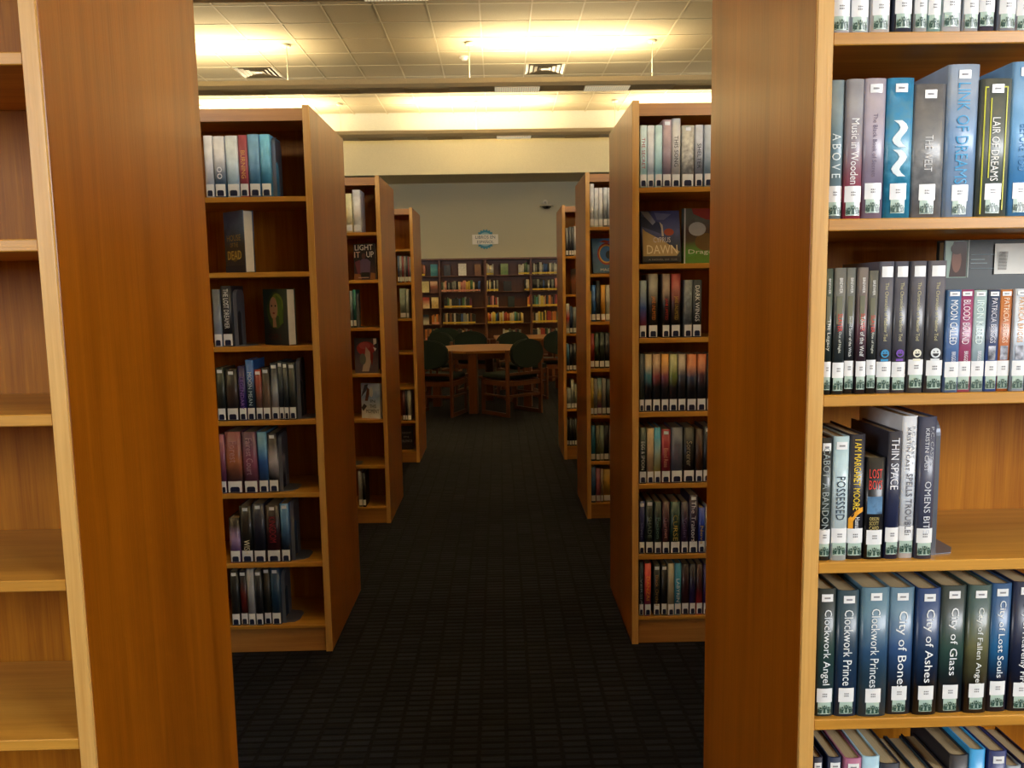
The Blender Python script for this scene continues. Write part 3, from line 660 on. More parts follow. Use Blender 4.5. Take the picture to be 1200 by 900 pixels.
  (-0.766, 0.0146, 0.214, '8c9094 a0a4a8', {'d': 'thin white'}),
  (-0.7493, 0.0132, 0.214, '2c3440 384450', {'d': 'thin slate'}),
  (-0.7341, 0.0132, 0.207, '7c2c34 904048', {'d': 'thin crimson'}),
  (-0.7188, 0.016, 0.206, '8890a0 98a0ac', {'d': 'thin pale blue'}),
 ]),
 ('4L', 2, 1.202, [
  (-0.8081, 0.0488, 0.246, '708078 84948c', {'d': 'thick sage'}),
  (-0.7565, 0.023, 0.238, '98a098 a8aca4', {'d': 'pale grey'}),
 ]),
 ('4L', 5, 0.353, [
  (-0.8152, 0.0234, 0.252, '501c18 5c2420', {'d': 'dark red'}),
  (-0.7904, 0.0163, 0.251, '14181c 1c2024', {'d': 'thin black'}),
  (-0.772, 0.0297, 0.258, '848888 909490', {'d': 'white'}),
 ]),
 ('4R', 0, 1.687, [
  (0.5564, 0.0223, 0.227, '2c2c30 606468', {'d': 'grey-black'}),
  (0.5815, 0.0209, 0.234, '18181c 50545c', {'d': 'black'}),
  (0.6051, 0.0167, 0.234, '20242c 3c4048', {'d': 'slate'}),
  (0.6246, 0.0223, 0.24, '707478 989ca0', {'d': 'pale grey'}),
 ]),
 ('4R', 2, 1.055, [
  (0.5529, 0.0289, 0.245, '9ca0a0 b03038 a4a8a8', {'d': 'white and red'}),
  (0.5846, 0.0225, 0.224, '1c3458 28446c', {'d': 'navy'}),
  (0.61, 0.0289, 0.216, '60686c 788084', {'d': 'grey'}),
 ]),
 ('4R', 3, 0.745, [
  (0.5537, 0.0241, 0.225, '205078 286890', {'d': 'blue'}),
  (0.5806, 0.0241, 0.218, '181c20 20242c', {'d': 'black'}),
  (0.6075, 0.029, 0.224, '14181c 1c2024', {'d': 'blue-black'}),
 ]),
 ('4R', 4, 0.428, [
  (0.5524, 0.0356, 0.173, '78807c 888c88', {'d': 'light grey'}),
  (0.5901, 0.0249, 0.24, '90948c a0a098', {'d': 'tall cream'}),
  (0.6172, 0.0206, 0.207, '686c60 787c70', {'d': 'grey-green'}),
 ]),
 ('4R', 5, 0.114, [
  (0.5496, 0.02, 0.221, '181c1c 202424', {'d': 'black'}),
  (0.5725, 0.02, 0.228, '1c2020 282c2c', {'d': 'charcoal'}),
  (0.5954, 0.0186, 0.22, '10141c 181c24', {'d': 'blue-black'}),
  (0.6169, 0.0186, 0.227, '20201c 2c2c28', {'d': 'dark brown'}),
 ]),
]
# ================================================================ ROOM SHELL
X0, X1, YB, YF = -7.0, 7.0, -2.0, 16.5
CZ = 4.70
struct('floor', bbox(X0-.1, X1+.1, YB-.1, YF+.1, -.1, 0), M['carpet'])
struct('wall_left', bbox(X0-.12, X0, YB, YF, 0, CZ+.1), M['wall'])
struct('wall_right', bbox(X1, X1+.12, YB, YF, 0, CZ+.1), M['wall'])
wf = struct('wall_far', bbox(X0, X1, YF, YF+.12, 0, 3.62), M['greywall'])
# wall behind the camera, with two openings for the added windows
bm = bmesh.new()
for x0, x1, z0, z1 in ((X0, X1, 0, 1.55), (X0, X1, 3.15, CZ), (X0, -6.0, 1.55, 3.15), (-2.4, 2.4, 1.55, 3.15), (6.0, X1, 1.55, 3.15)):
    box(bm, x0, x1, YB-.12, YB, z0, z1)
struct('wall_rear', bm, M['wall'])
for k, (x0, x1) in enumerate(((-6.0, -2.4), (2.4, 6.0))):
    bm = bmesh.new()
    for a, b, c, d in ((x0, x0+.05, 1.55, 3.15), (x1-.05, x1, 1.55, 3.15), (x0+.05, x1-.05, 1.55, 1.6), (x0+.05, x1-.05, 3.1, 3.15), ((x0+x1)/2-.02, (x0+x1)/2+.02, 1.6, 3.1)):
        box(bm, a, b, YB-.1, YB-.04, c, d)
    struct('window_%d' % (k+1), bm, M['grid'])  # unseen frames, added to go with the invented daylight
struct('wall_soffit', bbox(X0, X1, 15.14, 15.24, 3.60, CZ+.05), M['soffit'])
struct('ceiling_lower', bbox(X0, X1, 15.24, YF+.12, 3.62, 3.70), M['wall'])

# lay-in tile ceiling: dark void board above, bars, tiles
ceil = struct('ceiling', bbox(X0, X1, YB, 15.14, CZ+.03, CZ+.1), M['tile'])
P = .607; gx0 = -.158 - 12*P; gy0 = 11.40 - 26*.61
def gx(i): return gx0 + i*P
def gy(j): return gy0 + j*.61
bar_y = mesh_of('ceiling_bar', bbox(-.009, .009, YB, 15.14, -.003, .03), M['grid'])
for i in range(0, 25):
    if X0 < gx(i) < X1: link('ceiling_bar', bar_y, ceil, (gx(i), 0, CZ))
bar_x = mesh_of('ceiling_bar', bbox(X0, X1, -.009, .009, -.002, .03), M['grid'])
for j in range(0, 34):
    if YB < gy(j) < 15.1: link('ceiling_bar', bar_x, ceil, (0, gy(j), CZ))
tile_me = mesh_of('ceiling_tile', bbox(-P/2+.0095, P/2-.0095, -.2955, .2955, .004, .02), M['tile'])
rest = bmesh.new()
vents = {(11+2, 27): 1, (6, 27): 1}
for j in range(0, 33):
    for i in range(0, 24):
        cx, cy = gx(i)+P/2, gy(j)+.305
        if not (X0+.3 < cx < X1-.3 and YB+.3 < cy < 15.1): continue
        if (i, j) in vents: continue
        if cy + .2 > 15.1: continue
        if 7.4 < cy and abs(cx) < 5.0: link('ceiling_tile', tile_me, ceil, (cx, cy, CZ))
        else: box(rest, cx-P/2+.0095, cx+P/2-.0095, cy-.2955, cy+.2955, CZ+.004, CZ+.02)
st = obj('ceiling_tiles_beyond', rest, M['tile'], ceil); st['kind'] = 'stuff'
# air vents: nested square louvres
for (i, j), lab in (((13, 27), 'square metal air vent in the ceiling above the middle of the aisle'), ((6, 27), 'square metal air vent in the ceiling at upper left')):
    v = thing('ceiling_vent', lab, 'air vent', (gx(i)+P/2, gy(j)+.305, CZ))
    obj('vent_box', bbox(-.29, .29, -.29, .29, .012, .024), M['vent_dark'], v)
    for k in range(4):
        bm = bmesh.new(); a = .288 - k*.066; b_ = a - .045; z0 = -.002; z1 = .016
        o = [(-a,-a),(a,-a),(a,a),(-a,a)]; q = [(-b_,-b_),(b_,-b_),(b_,b_),(-b_,b_)]
        A = [bm.verts.new((*p, z0)) for p in o]; B = [bm.verts.new((*p, z1-.004)) for p in q]; A2 = [bm.verts.new((*p, z0+.003)) for p in o]; B2 = [bm.verts.new((*p, z1-.001)) for p in q]
        for n_ in range(4):
            m_ = (n_+1) % 4
            bm.faces.new((A[n_], A[m_], B[m_], B[n_])); bm.faces.new((A2[n_], B2[n_], B2[m_], A2[m_])); bm.faces.new((A[n_], A2[n_], A2[m_], A[m_])); bm.faces.new((B[n_], B[m_], B2[m_], B2[n_]))
        obj('louvre', bm, M['vent'], v)
    obj('center_plate', bbox(-.05, .05, -.05, .05, .0, .006), M['vent'], v)
d = thing('smoke_detector', 'small white disc detector on the ceiling left of the central vent', 'detector', (-.42, 11.65, CZ))
bm = bmesh.new(); cyl(bm, (0,0,-.012), (0,0,.004), .07, 20); obj('base', bm, M['sprinkler'], d)
bm = bmesh.new(); cyl(bm, (0,0,-.045), (0,0,-.012), .035, 20, .055); obj('sensor_dome', bm, M['sprinkler'], d)

# ================================================================ PENDANT LIGHTS
def pendant(y, runs, label, rods, phase, zoff=0, lit=(0, 1)):
    r = thing('pendant_light', label, 'light fixture', (0, y, 4.10+zoff), 0, 'long uplight bars hung across the ceiling')
    L_ = 6.9
    bm = bmesh.new()
    prism(bm, [(-.15, 0), (.15, 0), (.19, .04), (.19, .10), (.175, .10), (.175, .045), (.145, .012), (-.145, .012), (-.175, .045), (-.175, .10), (-.19, .10), (-.19, .04)], 'x', -L_, L_)
    obj('trough', bm, M['fixture'], r)
    k0 = int(-L_/1.2)
    pm = mesh_of('perforated_panel', bbox(-.3, .3, -.12, .12, -.014, -.001, .003), M['perf'])
    dim = mesh_of('perforated_panel', bbox(-.3, .3, -.12, .12, -.010, -.001, .003), M['perf_dim'])
    for k in range(k0, -k0):
        x = phase + 1.2*k + .3
        if abs(x) < 6.5: link('perforated_panel', pm if k in lit else dim, r, (x, 0, 0))
    rod = bmesh.new(); cyl(rod, (0, 0, .10), (0, 0, CZ-4.10-zoff-.006), .006, 6); cyl(rod, (0, 0, CZ-4.10-zoff-.03), (0, 0, CZ-4.10-zoff-.008), .05, 12, .06)
    box(rod, -.02, .02, -.175, .175, .085, .10)
    rm = mesh_of('hanger_rod', rod, M['rod'])
    for x in rods: link('hanger_rod', rm, r, (x, 0, 0))
    for x0, x1 in runs:
        bm = bmesh.new()
        for dy in (-.05, .05): cyl(bm, (x0, dy, .045), (x1, dy, .045), .013, 8)
        obj('lamp_tube', bm, M['lamp'], r)
        a = area('uplight', ((x0+x1)/2, 0, .075), (R(180), 0, 0), x1-x0, .20, LAMP_W*(x1-x0)/2.4, WARM); a.parent = r
A_ = [-5.18, -2.74, -.33, 2.11, 4.55]
pendant(14.3, [(-5.3, -2.9), (-1.55, 1.0), (2.25, 4.6)], 'farthest hanging uplight bar, in front of the cream soffit', [-5.1, -2.69, -.33, 2.09, 4.5], .02, 0, (0,))
pendant(11.0, [(-5.3, -2.8), (-.38, 2.05), (4.6, 6.8)], 'middle hanging uplight bar with perforated panels, above the reading table', A_, .0)
pendant(7.7, [(-5.3, -2.8), (-.38, 2.05), (4.6, 6.8)], 'nearest visible hanging uplight bar, cut by the top edge of the photo', A_, .0, .04, (-1, 1))
pendant(4.4, [(-5.3, -2.8), (-.38, 2.05), (4.6, 6.8)], 'hanging uplight bar above the aisle bookcases, out of view', A_, .0)
pendant(1.1, [(-5.3, -2.8), (-.38, 2.05), (4.6, 6.8)], 'hanging uplight bar above the nearest bookcases, out of view', A_, 0)

# ================================================================ BOOKCASES
TOP = 2.095; PT = .025; BW = .90
def bookcase(label, xo, side, yf, shelves, depth, group=None, plain_bay=False):
    """side -1: stands left of the aisle (aisle face at xo), +1: right of it. Origin: aisle-side front foot."""
    r = thing('bookcase', label, 'bookcase', (xo, yf, 0), 0, group)
    s = side
    def bx(a, b, *q, **k):
        lo, hi = sorted((a*s, b*s)); return bbox(lo, hi, *q, **k)
    sp = obj('side_panel', bx(0, PT, .008, depth-.008, 0, TOP, bev=.0015), M['panel'], r)
    obj('front_edge', bx(0, PT, 0, .008, 0, TOP, bev=.001), M['edge'], sp)
    sp2 = obj('side_panel', bx(PT+BW, 2*PT+BW, .008, depth-.008, 0, TOP, bev=.0015), M['panel'], r)
    obj('front_edge', bx(PT+BW, 2*PT+BW, 0, .008, 0, TOP, bev=.001), M['edge'], sp2)
    obj('header_rail', bx(PT, PT+BW, .004, .022, 2.040, 2.085, bev=.001), M['header'], r)
    obj('top_panel', bx(PT, PT+BW, .022, depth-.004, 2.062, 2.082), M['shelf'], r)
    obj('back_panel', bx(PT, PT+BW, .300, .316, .0, 2.062), M['back'], r)
    for z in shelves[:-1]:
        obj('shelf', bx(PT+.0005, PT+BW-.0005, .003, .2995, z-.019, z, bev=.0015), M['shelf'], r)
    z = shelves[-1]
    obj('bottom_shelf', bx(PT+.0005, PT+BW-.0005, .003, .2995, z-.012, z, bev=.001), M['shelf'], r)
    obj('kick_board', bx(PT, PT+BW, .012, .030, .0, z-.012), M['header'], r)
    return r
S_ = {'NR': [1.789, 1.507, 1.226, .946, .67, .39, .11], 'NL': [1.775, 1.495, 1.219, .945, .669, .39, .11],
      '2L': [1.768, 1.491, 1.213, .929, .644, .366, .11], '2R': [1.781, 1.498, 1.218, .932, .65, .365, .111],
      '3L': [1.768, 1.489, 1.205, .925, .647, .362, .102], '3R': [1.778, 1.502, 1.217, .933, .646, .36, .1],
      '4L': [1.765, 1.495, 1.202, .925, .635, .353, .095], '4R': [1.687, 1.376, 1.055, .745, .428, .114]}
CASE = {'NR': ('nearest right bookcase', .497, 1, 1.265, .625), 'NL': ('nearest left bookcase', -.690, -1, 1.265, .675),
        '2R': ('second right bookcase', .507, 1, 3.02, .63), '2L': ('second left bookcase', -.682, -1, 3.02, .66),
        '3R': ('third right bookcase', .525, 1, 4.785, .63), '3L': ('third left bookcase', -.688, -1, 4.785, .66),
        '4R': ('fourth right bookcase', .527, 1, 6.545, .63), '4L': ('fourth left bookcase', -.683, -1, 6.545, .66)}
desc = {'NR': 'tall oak bookcase closest on the right, its shelves full of large readable books',
        'NL': 'tall oak bookcase closest on the left with empty shelves',
        '2R': 'oak bookcase second from the camera on the right of the aisle',
        '2L': 'oak bookcase second from the camera on the left of the aisle',
        '3R': 'oak bookcase third from the camera on the right of the aisle',
        '3L': 'oak bookcase third from the camera on the left of the aisle',
        '4R': 'oak bookcase farthest down the right of the aisle, with wider shelf gaps',
        '4L': 'oak bookcase farthest down the left of the aisle, before the reading table'}
for k, (nm, xo, s, yf, dp) in CASE.items():
    bookcase(desc[k], xo, s, yf, S_[k], dp, 'oak bookcases along the aisle')
    for n in (1, 2):
        bookcase('oak bookcase bay %s out from the aisle, in line with the %s' % (ordinal(n+1), nm), xo + s*n*(BW+2*PT+.002), s, yf, S_[k], dp, 'outer bays of the aisle bookcases')

# ================================================================ BOOKS STANDING ON THE AISLE BOOKCASES
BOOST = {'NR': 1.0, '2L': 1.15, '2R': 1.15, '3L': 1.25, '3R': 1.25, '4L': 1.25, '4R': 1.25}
for case, row, zt, items in SHELVES:
    nm, xo, s, yf, dp = CASE[case]
    zt = S_[case][row]
    near = 2 if case == 'NR' else (1 if case in ('2L', '2R') else 0)
    cnt = len(items)
    lim = xo + s*PT
    for i, (x, t, h, cols, o) in enumerate(items):
        tt = t - .0006; x = x + t/2
        if s > 0 and x - tt/2 < lim + .0005: x1 = x + tt/2; tt = max(.006, x1 - lim - .0008); x = x1 - tt/2
        if s < 0 and x + tt/2 > lim - .0005: x = lim - .001 - tt/2
        gap = S_[case][row-1] - .019 - zt if row else 2.04 - zt
        h = min(h, gap - .006)
        o = dict(o); pb = o.get('pb')
        w = .108 if pb else min(.165, h*.66)
        if not near: o['lab'] = 'white'
        d_ = o['d']; kind = '' if 'paperback' in d_ else (' book' if near == 0 else ' hardcover')
        if ' with ' in d_: p_, q_ = d_.split(' with ', 1); d_ = p_ + kind + ' with ' + q_
        else: d_ += kind
        row_n = 'top' if row == 0 else ('bottom' if row == 6 or (case == '4R' and row == 5) else ordinal(row+1))
        label = '%s, %s from left, %s shelf of %s' % (d_, ordinal(i+1), row_n, nm)
        jit = random.uniform(0, .008) if near else random.uniform(0, .012)
        mat = cover_mat(cols, h, o.get('n', 0), BOOST[case]*(1.7 if row == 0 and case != 'NR' else 1), True)  # top-row jackets beyond the nearest case lightened to paint in their whitish sheen
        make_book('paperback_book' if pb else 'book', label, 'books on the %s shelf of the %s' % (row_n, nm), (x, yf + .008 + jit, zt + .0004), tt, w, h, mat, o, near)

# ================================================================ FACE-OUT BOOKS
def faceout(label, group, x, y, z, rz_deg, t, w, h, cols, polys, words, lean=0.0, pages='pages_white', back=False, top=None):
    """front board is local +x; rz_deg 0 = board squarely towards the aisle mouth, spine left"""
    r = make_book('display_book', label, group, (x, y, z+.0005), t, w, h, cover_mat(cols, h, 0, 1.0 if back else 1.5, not back), {'nolabel': 1}, 0, R(-90 - rz_deg))
    sgn = -1 if back else 1
    if back: r.rotation_euler = (0, 0, R(90 - rz_deg))
    if lean:
        # lean backwards about the foot of the front board
        L_ = R(lean); r.rotation_mode = 'XYZ'
        m = Matrix.Translation((x, y, z+.0005)) @ Matrix.Rotation(R(-90-rz_deg), 4, 'Z') @ Matrix.Translation((t/2, 0, 0)) @ Matrix.Rotation(-L_, 4, 'Y') @ Matrix.Translation((-t/2, 0, 0))
        # board tilts towards local -x at its head; raise so the back foot edge clears the shelf
        m = Matrix.Translation((0, 0, t*math.sin(L_))) @ m
        r.matrix_world = m
    for c in r.children:
        if c.name.startswith('page_block') and pages: c.data.materials[0] = M[pages]
    ly = 0
    for col, pts in polys:
        ly += 1
        bm = bmesh.new()
        if pts[0] == 'o':
            _, cu, cv, ru, rv = pts; P_ = [(cu+ru*math.cos(a), cv+rv*math.sin(a)) for a in [k*math.pi/9 for k in range(18)]]
        else: P_ = pts
        def Q(u, v): return (sgn*(t/2 + .0003 + .0002*ly), .003 + (w-.005)*(u if not back else 1-u), h*v)
        bm.faces.new([bm.verts.new(Q(u, v)) for u, v in P_])
        me = bpy.data.meshes.new('art'); bm.to_mesh(me); bm.free()
        me.materials.append(ink(col)); link('cover_picture', me, r)
    for wd, col, u0, u1, v0, v1 in words:
        bm = text_bm(wd)
        for v in bm.verts:
            u = u0 + (u1-u0)*v.co.x; q = v0 + (v1-v0)*v.co.y
            v.co = (sgn*(t/2 + .0006 + .0002*len(polys)), .003 + (w-.005)*(u if not back else 1-u), h*q)
        me = bpy.data.meshes.new('title'); bm.to_mesh(me); bm.free(); me.materials.append(ink(col)); link('title', me, r)
    return r
FO = 'books turned face out on the aisle bookcases'
faceout('dark blue and gold book turned face out alone, second shelf of the second left bookcase', FO, -1.045, 3.16, 1.491, 43, .042, .150, .232, '1c2028 30302c 2c4460 485c80',
        [('202438', [(0,0),(1,0),(1,.12),(0,.12)]), ('6c5c30', [(.15,.25),(.5,.18),(.85,.25),(.8,.36),(.2,.36)])],
        [('HOUSE', 'a8944c', .15, .85, .52, .62), ('OF THE', 'a8944c', .3, .7, .42, .49), ('DEAD', 'c8b050', .15, .85, .22, .36)], pages='pages_white')
faceout('dark face-out book with green haired portrait, third shelf of the second left bookcase', FO, -.905, 3.14, 1.213, 38, .040, .150, .215, '141410 1c2018 20301c',
        [('3c5020', ('o', .52, .62, .36, .33)), ('6c8428', ('o', .6, .72, .26, .2)), ('b08868', ('o', .45, .66, .17, .2)), ('a07858', [(.4,.5),(.52,.5),(.56,.32),(.4,.32)]),
         ('4c6c1c', [(.55,.9),(.8,.8),(.85,.4),(.68,.35),(.63,.7)]), ('181810', ('o', .38, .70, .035, .018)), ('181810', ('o', .54, .70, .035, .018)), ('7c2c28', ('o', .46, .57, .05, .018))],
        [('GIRL', '4c1c18', .2, .8, .1, .2)], pages='pages_white')
faceout('blue and sand coloured book leaning back face out, second shelf of second right bookcase', FO, .553, 3.09, 1.498, 0, .03, .152, .205, '202428 28304c 3c4474 30386c',
        [('b09868', [(.02,.12),(.9,.12),(.98,.2),(.55,.42),(.1,.6),(.03,.66)]), ('23305c', [(0,.7),(.5,.55),(.55,.75),(0,.9)]), ('8c94b4', [(.0,.99),(.2,.98),(.38,.78),(.3,.72),(.1,.88)]), ('6870a0', [(.35,.96),(.8,.93),(.6,.82),(.42,.82)]),
         ('a0442c', ('o', .72, .58, .13, .07)), ('c8c0b8', [(.48,.78),(.56,.72),(.58,.5),(.53,.5),(.52,.66)]), ('18161a', [(.02,.01),(.99,.01),(.99,.1),(.02,.1)])],
        [('CYPRUS', 'd8d4e0', .3, .75, .38, .48), ('DAWN', 'e8dcb8', .12, .92, .16, .33), ('A NOVEL OF THE', '8c8884', .15, .9, .035, .065)], lean=14, pages='pages')
faceout('red and green book with round silver seal face out, second right bookcase', FO, .716, 3.12, 1.498, -8, .03, .152, .212, '4c7c30 403828 3c2c28 4c5450',
        [('8c2c28', [(.2,1),(.98,1),(.98,.78),(.6,.8),(.25,.9)]), ('5c8c34', [(0,0),(1,0),(1,.14),(.4,.18),(0,.1)]), ('6c5428', ('o', .6, .4, .3, .16)), ('a8acb0', ('o', .36, .63, .24, .125)), ('c8ccd0', [(0,0),(.035,0),(.035,1),(0,1)])],
        [('Dragon', 'e0e0d8', .12, .95, .16, .26)], pages='pages_white')
faceout('black cover with white block lettering above a figure, face out, third left bookcase', FO, -.866, 4.87, 1.489, 18, .024, .145, .215, '301c24 181418 141014',
        [('5c4868', [(.3,.2),(.75,.2),(.8,.5),(.65,.58),(.4,.58),(.25,.5)]), ('683040', [(.05,.5),(.3,.56),(.3,.2),(.18,.14)]), ('5c3430', ('o', .48, .66, .1, .08)), ('141014', [(.35,.06),(.72,.06),(.72,.21),(.35,.21)]), ('8c5c30', [(.0,.0),(.35,.02),(.3,.16),(0,.18)]), ('8c5c30', [(.75,.02),(1,.0),(1,.18),(.8,.2)]), ('c8a8a0', [(.2,.06),(.7,.06),(.7,.075),(.2,.075)])],
        [('LIGHT', 'e8e4e0', .08, .92, .82, .97), ('IT', 'e8c8b0', .05, .32, .62, .78), ('UP', 'e8e4e0', .62, .96, .62, .78)], pages='pages_white')
faceout('crimson and white book face out, fourth shelf of the third left bookcase', FO, -.885, 4.87, .925, 8, .02, .148, .215, '4c4450 3c3440 30303c',
        [('902834', ('o', .5, .7, .4, .2)), ('a04850', ('o', .45, .78, .25, .1)), ('b0a4a0', [(.5,.75),(.68,.6),(.7,.3),(.6,.05),(.3,.05),(.42,.4)]), ('7c2028', [(.7,.7),(.82,.5),(.75,.2),(.68,.4)]), ('5c6464', ('o', .35, .4, .14, .16)), ('d8d8dc', [(.84,.8),(.97,.84),(.97,.98),(.84,.98)]), ('d8d8dc', [(.82,.74),(.97,.7),(.9,.62)])], [], pages='pages_white')
faceout('blue and white book with black brush lettering face out, third left bookcase', FO, -.853, 4.87, .647, 20, .022, .132, .215, 'b8bcc4 98a4bc 6c84b0 90a0c0',
        [('40405c', [(0,.6),(.2,.95),(.4,.98),(.3,.8)]), ('6c3c34', [(.2,.5),(.35,.9),(.5,.8),(.35,.5)]), ('d0d0d4', ('o', .55, .75, .1, .14)), ('2c2c3c', [(0,.3),(.15,.42),(.3,.35),(.1,.2)])],
        [('IN', '20202c', .5, .75, .46, .54), ('THIS', '20202c', .45, .8, .3, .4), ('MOMENT', '20202c', .25, .95, .15, .26)], pages='pages_white')
faceout('blue book with red and yellow ring face out, second shelf of the third right bookcase', FO, .575, 4.88, 1.502, -5, .03, .155, .215, '30506c 285088 3c78b0',
        [('8c2c24', ('o', .58, .55, .38, .32)), ('c89838', ('o', .58, .55, .32, .27)), ('2860a0', ('o', .58, .55, .28, .23)), ('14202c', ('o', .68, .52, .14, .12)), ('b04830', [(.3,.9),(.5,.95),(.8,.9),(.6,.86)])],
        [('MAGIC', 'c8c8c8', .3, .9, .05, .13)], lean=12, pages='pages')
faceout('black book with white lettering face out, bottom shelf of the fourth left bookcase', FO, -.871, 6.64, .095, 0, .02, .13, .20, '101214 16181c 181c20', [],
        [('NIGHT', 'a8a8a8', .3, .9, .68, .76), ('IN', 'a8a8a8', .4, .7, .52, .58), ('SILENCE', 'a8a8a8', .25, .95, .32, .42)], pages='pages')
faceout('brown toned book face out, second shelf of the fourth right bookcase', FO, .60, 6.64, 1.376, 0, .02, .13, .21, '4c2c1c 6c4028 3c2c24', [('8c5c3c', ('o', .5, .6, .25, .2))], [], pages='pages')
# author photograph and barcode on a back cover, standing behind the paperbacks
r = faceout('teal-black book standing back cover out behind the paperbacks, with portrait photo and barcode', FO, .945, 1.415, 1.226, 0, .025, .160, .252, '1c3440 203038 242c2c',
        [('8fa89c', [(.0,.74),(.25,.74),(.25,.995),(.0,.995)]), ('3c241c', [(.05,.745),(.245,.745),(.245,.99),(.09,.99)]), ('7c5444', ('o', .13, .86, .055, .085)), ('40281c', ('o', .13, .94, .07, .04)), ('a8b0a8', [(.255,.74),(.268,.74),(.268,1.0),(.255,1.0)]),
         ('6c8088', [(.29,.895),(.62,.895),(.62,.899),(.29,.899)]), ('8c9ca0', [(.29,.86),(.45,.86),(.45,.866),(.29,.866)]), ('8c9ca0', [(.29,.835),(.48,.835),(.48,.84),(.29,.84)]), ('6c8088', [(.29,.80),(.58,.80),(.58,.803),(.29,.803)]),
         ('d4d4cc', [(.56,.76),(.92,.76),(.92,.97),(.56,.97)])] + [('50504c', [(.60, .79+.008*k), (.70, .79+.008*k), (.70, .794+.008*k), (.60, .794+.008*k)]) for k in range(16)], [], back=True, pages='pages')

# ================================================================ BOOKENDS
def bookend(label, x, y, z, h=.21, dep=.13, foot=.06):
    r = thing('bookend', label, 'bookend', (x, y, z + .0004), 0, 'grey steel bookends')
    bm = bmesh.new(); n = 8; out = [(0, 0), (0, h-.03)] + [(.03 - .03*math.cos(a), h-.03 + .03*math.sin(a)) for a in [k*math.pi/2/n for k in range(1, n+1)]]
    out += [(dep-.03 + .03*math.sin(a), h-.03 + .03*math.cos(a)) for a in [k*math.pi/2/n for k in range(0, n+1)]] + [(dep, 0)]
    a0, a1 = dep*.32, dep*.68; zc = h*.52
    inn = [(a0, .0), (a0, zc)] + [((a0+a1)/2 - (a1-a0)/2*math.cos(a), zc + (a1-a0)/2*math.sin(a)) for a in [k*math.pi/6 for k in range(1, 6)]] + [(a1, zc), (a1, 0)]
    prism(bm, out + inn[::-1], 'x', 0, .0022)
    for k in range(0, n+1):      # bent lip along the rounded front edge
        p, q = (out[0], out[1]) if k == 0 else (out[k], out[k+1])
        A = [bm.verts.new((xx, yy, zz)) for xx, (yy, zz) in ((.0022, p), (.014, p), (.014, q), (.0022, q))]; B = [bm.verts.new((v.co.x, v.co.y+.0016, v.co.z)) for v in A]
        bm.faces.new(A); bm.faces.new(B[::-1])
        for m in range(4): bm.faces.new((A[m], A[(m+1) % 4], B[(m+1) % 4], B[m]))
    obj('upright_plate', bm, M['metal'], r)
    bm = bmesh.new(); prism(bm, [(.0022, 0.0), (.0022, dep), (foot*.75, dep*.92), (foot, dep*.75), (foot, dep*.25), (foot*.75, dep*.06)], 'z', 0, .0018)
    obj('foot', bm, M['metal'], r)
def last_x(case, row):
    for c, rr, z, it in SHELVES:
        if c == case and rr == row: return it[-1][0] + it[-1][1] + .0006
for case, row, hh in (('NR', 3, .235), ('2L', 0, .222), ('2L', 2, .215), ('2L', 3, .232), ('2L', 4, .222), ('2L', 5, .235), ('2L', 6, .205)):
    nm, xo, s, yf, dp = CASE[case]
    rn = 'top' if row == 0 else ('bottom' if row == 6 else ordinal(row+1))
    bookend('grey steel bookend holding the right end of books on the %s shelf, %s' % (rn, nm), last_x(case, row) + .0005, yf + .028, S_[case][row], hh)
bookend('grey steel bookend behind two thin books, third shelf of the third left bookcase', last_x('3L', 2) + .0005, 4.81, 1.205, .205)
bookend('dark grey steel bookend standing alone on the sixth shelf of the third left bookcase', -.925, 4.81, .362, .19)

# ================================================================ WALL OF SHELVES AT THE BACK
BY = 16.19; bays = [-2.105, -1.180, -.256, .668, 1.593]
BS = [1.755, 1.430, 1.107, .780, .462, .125]
for b in range(4):
    w_ = bays[b+1] - bays[b] - .002
    r = thing('wall_bookcase', '%s bay of the dark wooden shelving on the far wall' % ('leftmost', 'second', 'third', 'rightmost')[b], 'bookcase', (bays[b], BY, 0), 0, 'bookcase bays on the far wall')
    for x0 in (0, w_-.018): obj('side_panel', bbox(x0, x0+.018, 0, .29, 0, 2.10), M['backcase'], r)
    obj('top_panel', bbox(.018, w_-.018, .0, .29, 2.065, 2.10), M['backcase'], r)
    obj('back_panel', bbox(.018, w_-.018, .275, .29, 0, 2.065), M['backcase'], r)
    for z in BS: obj('shelf', bbox(.0185, w_-.0185, .002, .274, z-.018, z), M['backcase'], r)
    obj('kick_board', bbox(.018, w_-.018, .01, .025, 0, .107), M['backcase'], r)
PAL = {'w': 'c8c4b4 b8b4a8', 'c': 'c8b890 b8a880', 'k': '1c1c1c 242424', 'g': '3c5c34 486c40', 't': '3c7c7c 4c8c88', 'b': '2c4878 345488', 'r': '902c20 a03828', 'o': 'b06424 c0742c', 'y': 'c0a038 ccb048',
       'n': '6c4428 7c5030', 'p': 'b87868 c88878', 's': '747870 848880', 'e': '48503c 545c48', 'm': '5c2430 6c2c38'}
PN = {'w': 'white', 'c': 'cream', 'k': 'black', 'g': 'green', 't': 'teal', 'b': 'blue', 'r': 'red', 'o': 'orange', 'y': 'yellow', 'n': 'brown', 'p': 'pink', 's': 'grey', 'e': 'olive', 'm': 'maroon'}
bnames = ['leftmost', 'second', 'third', 'rightmost']; rnames = ['top', 'second', 'third', 'fourth', 'fifth', 'bottom']
rng = random.Random(11)
count = {}
pile = []      # the smallest books of the far wall, past the first three hundred
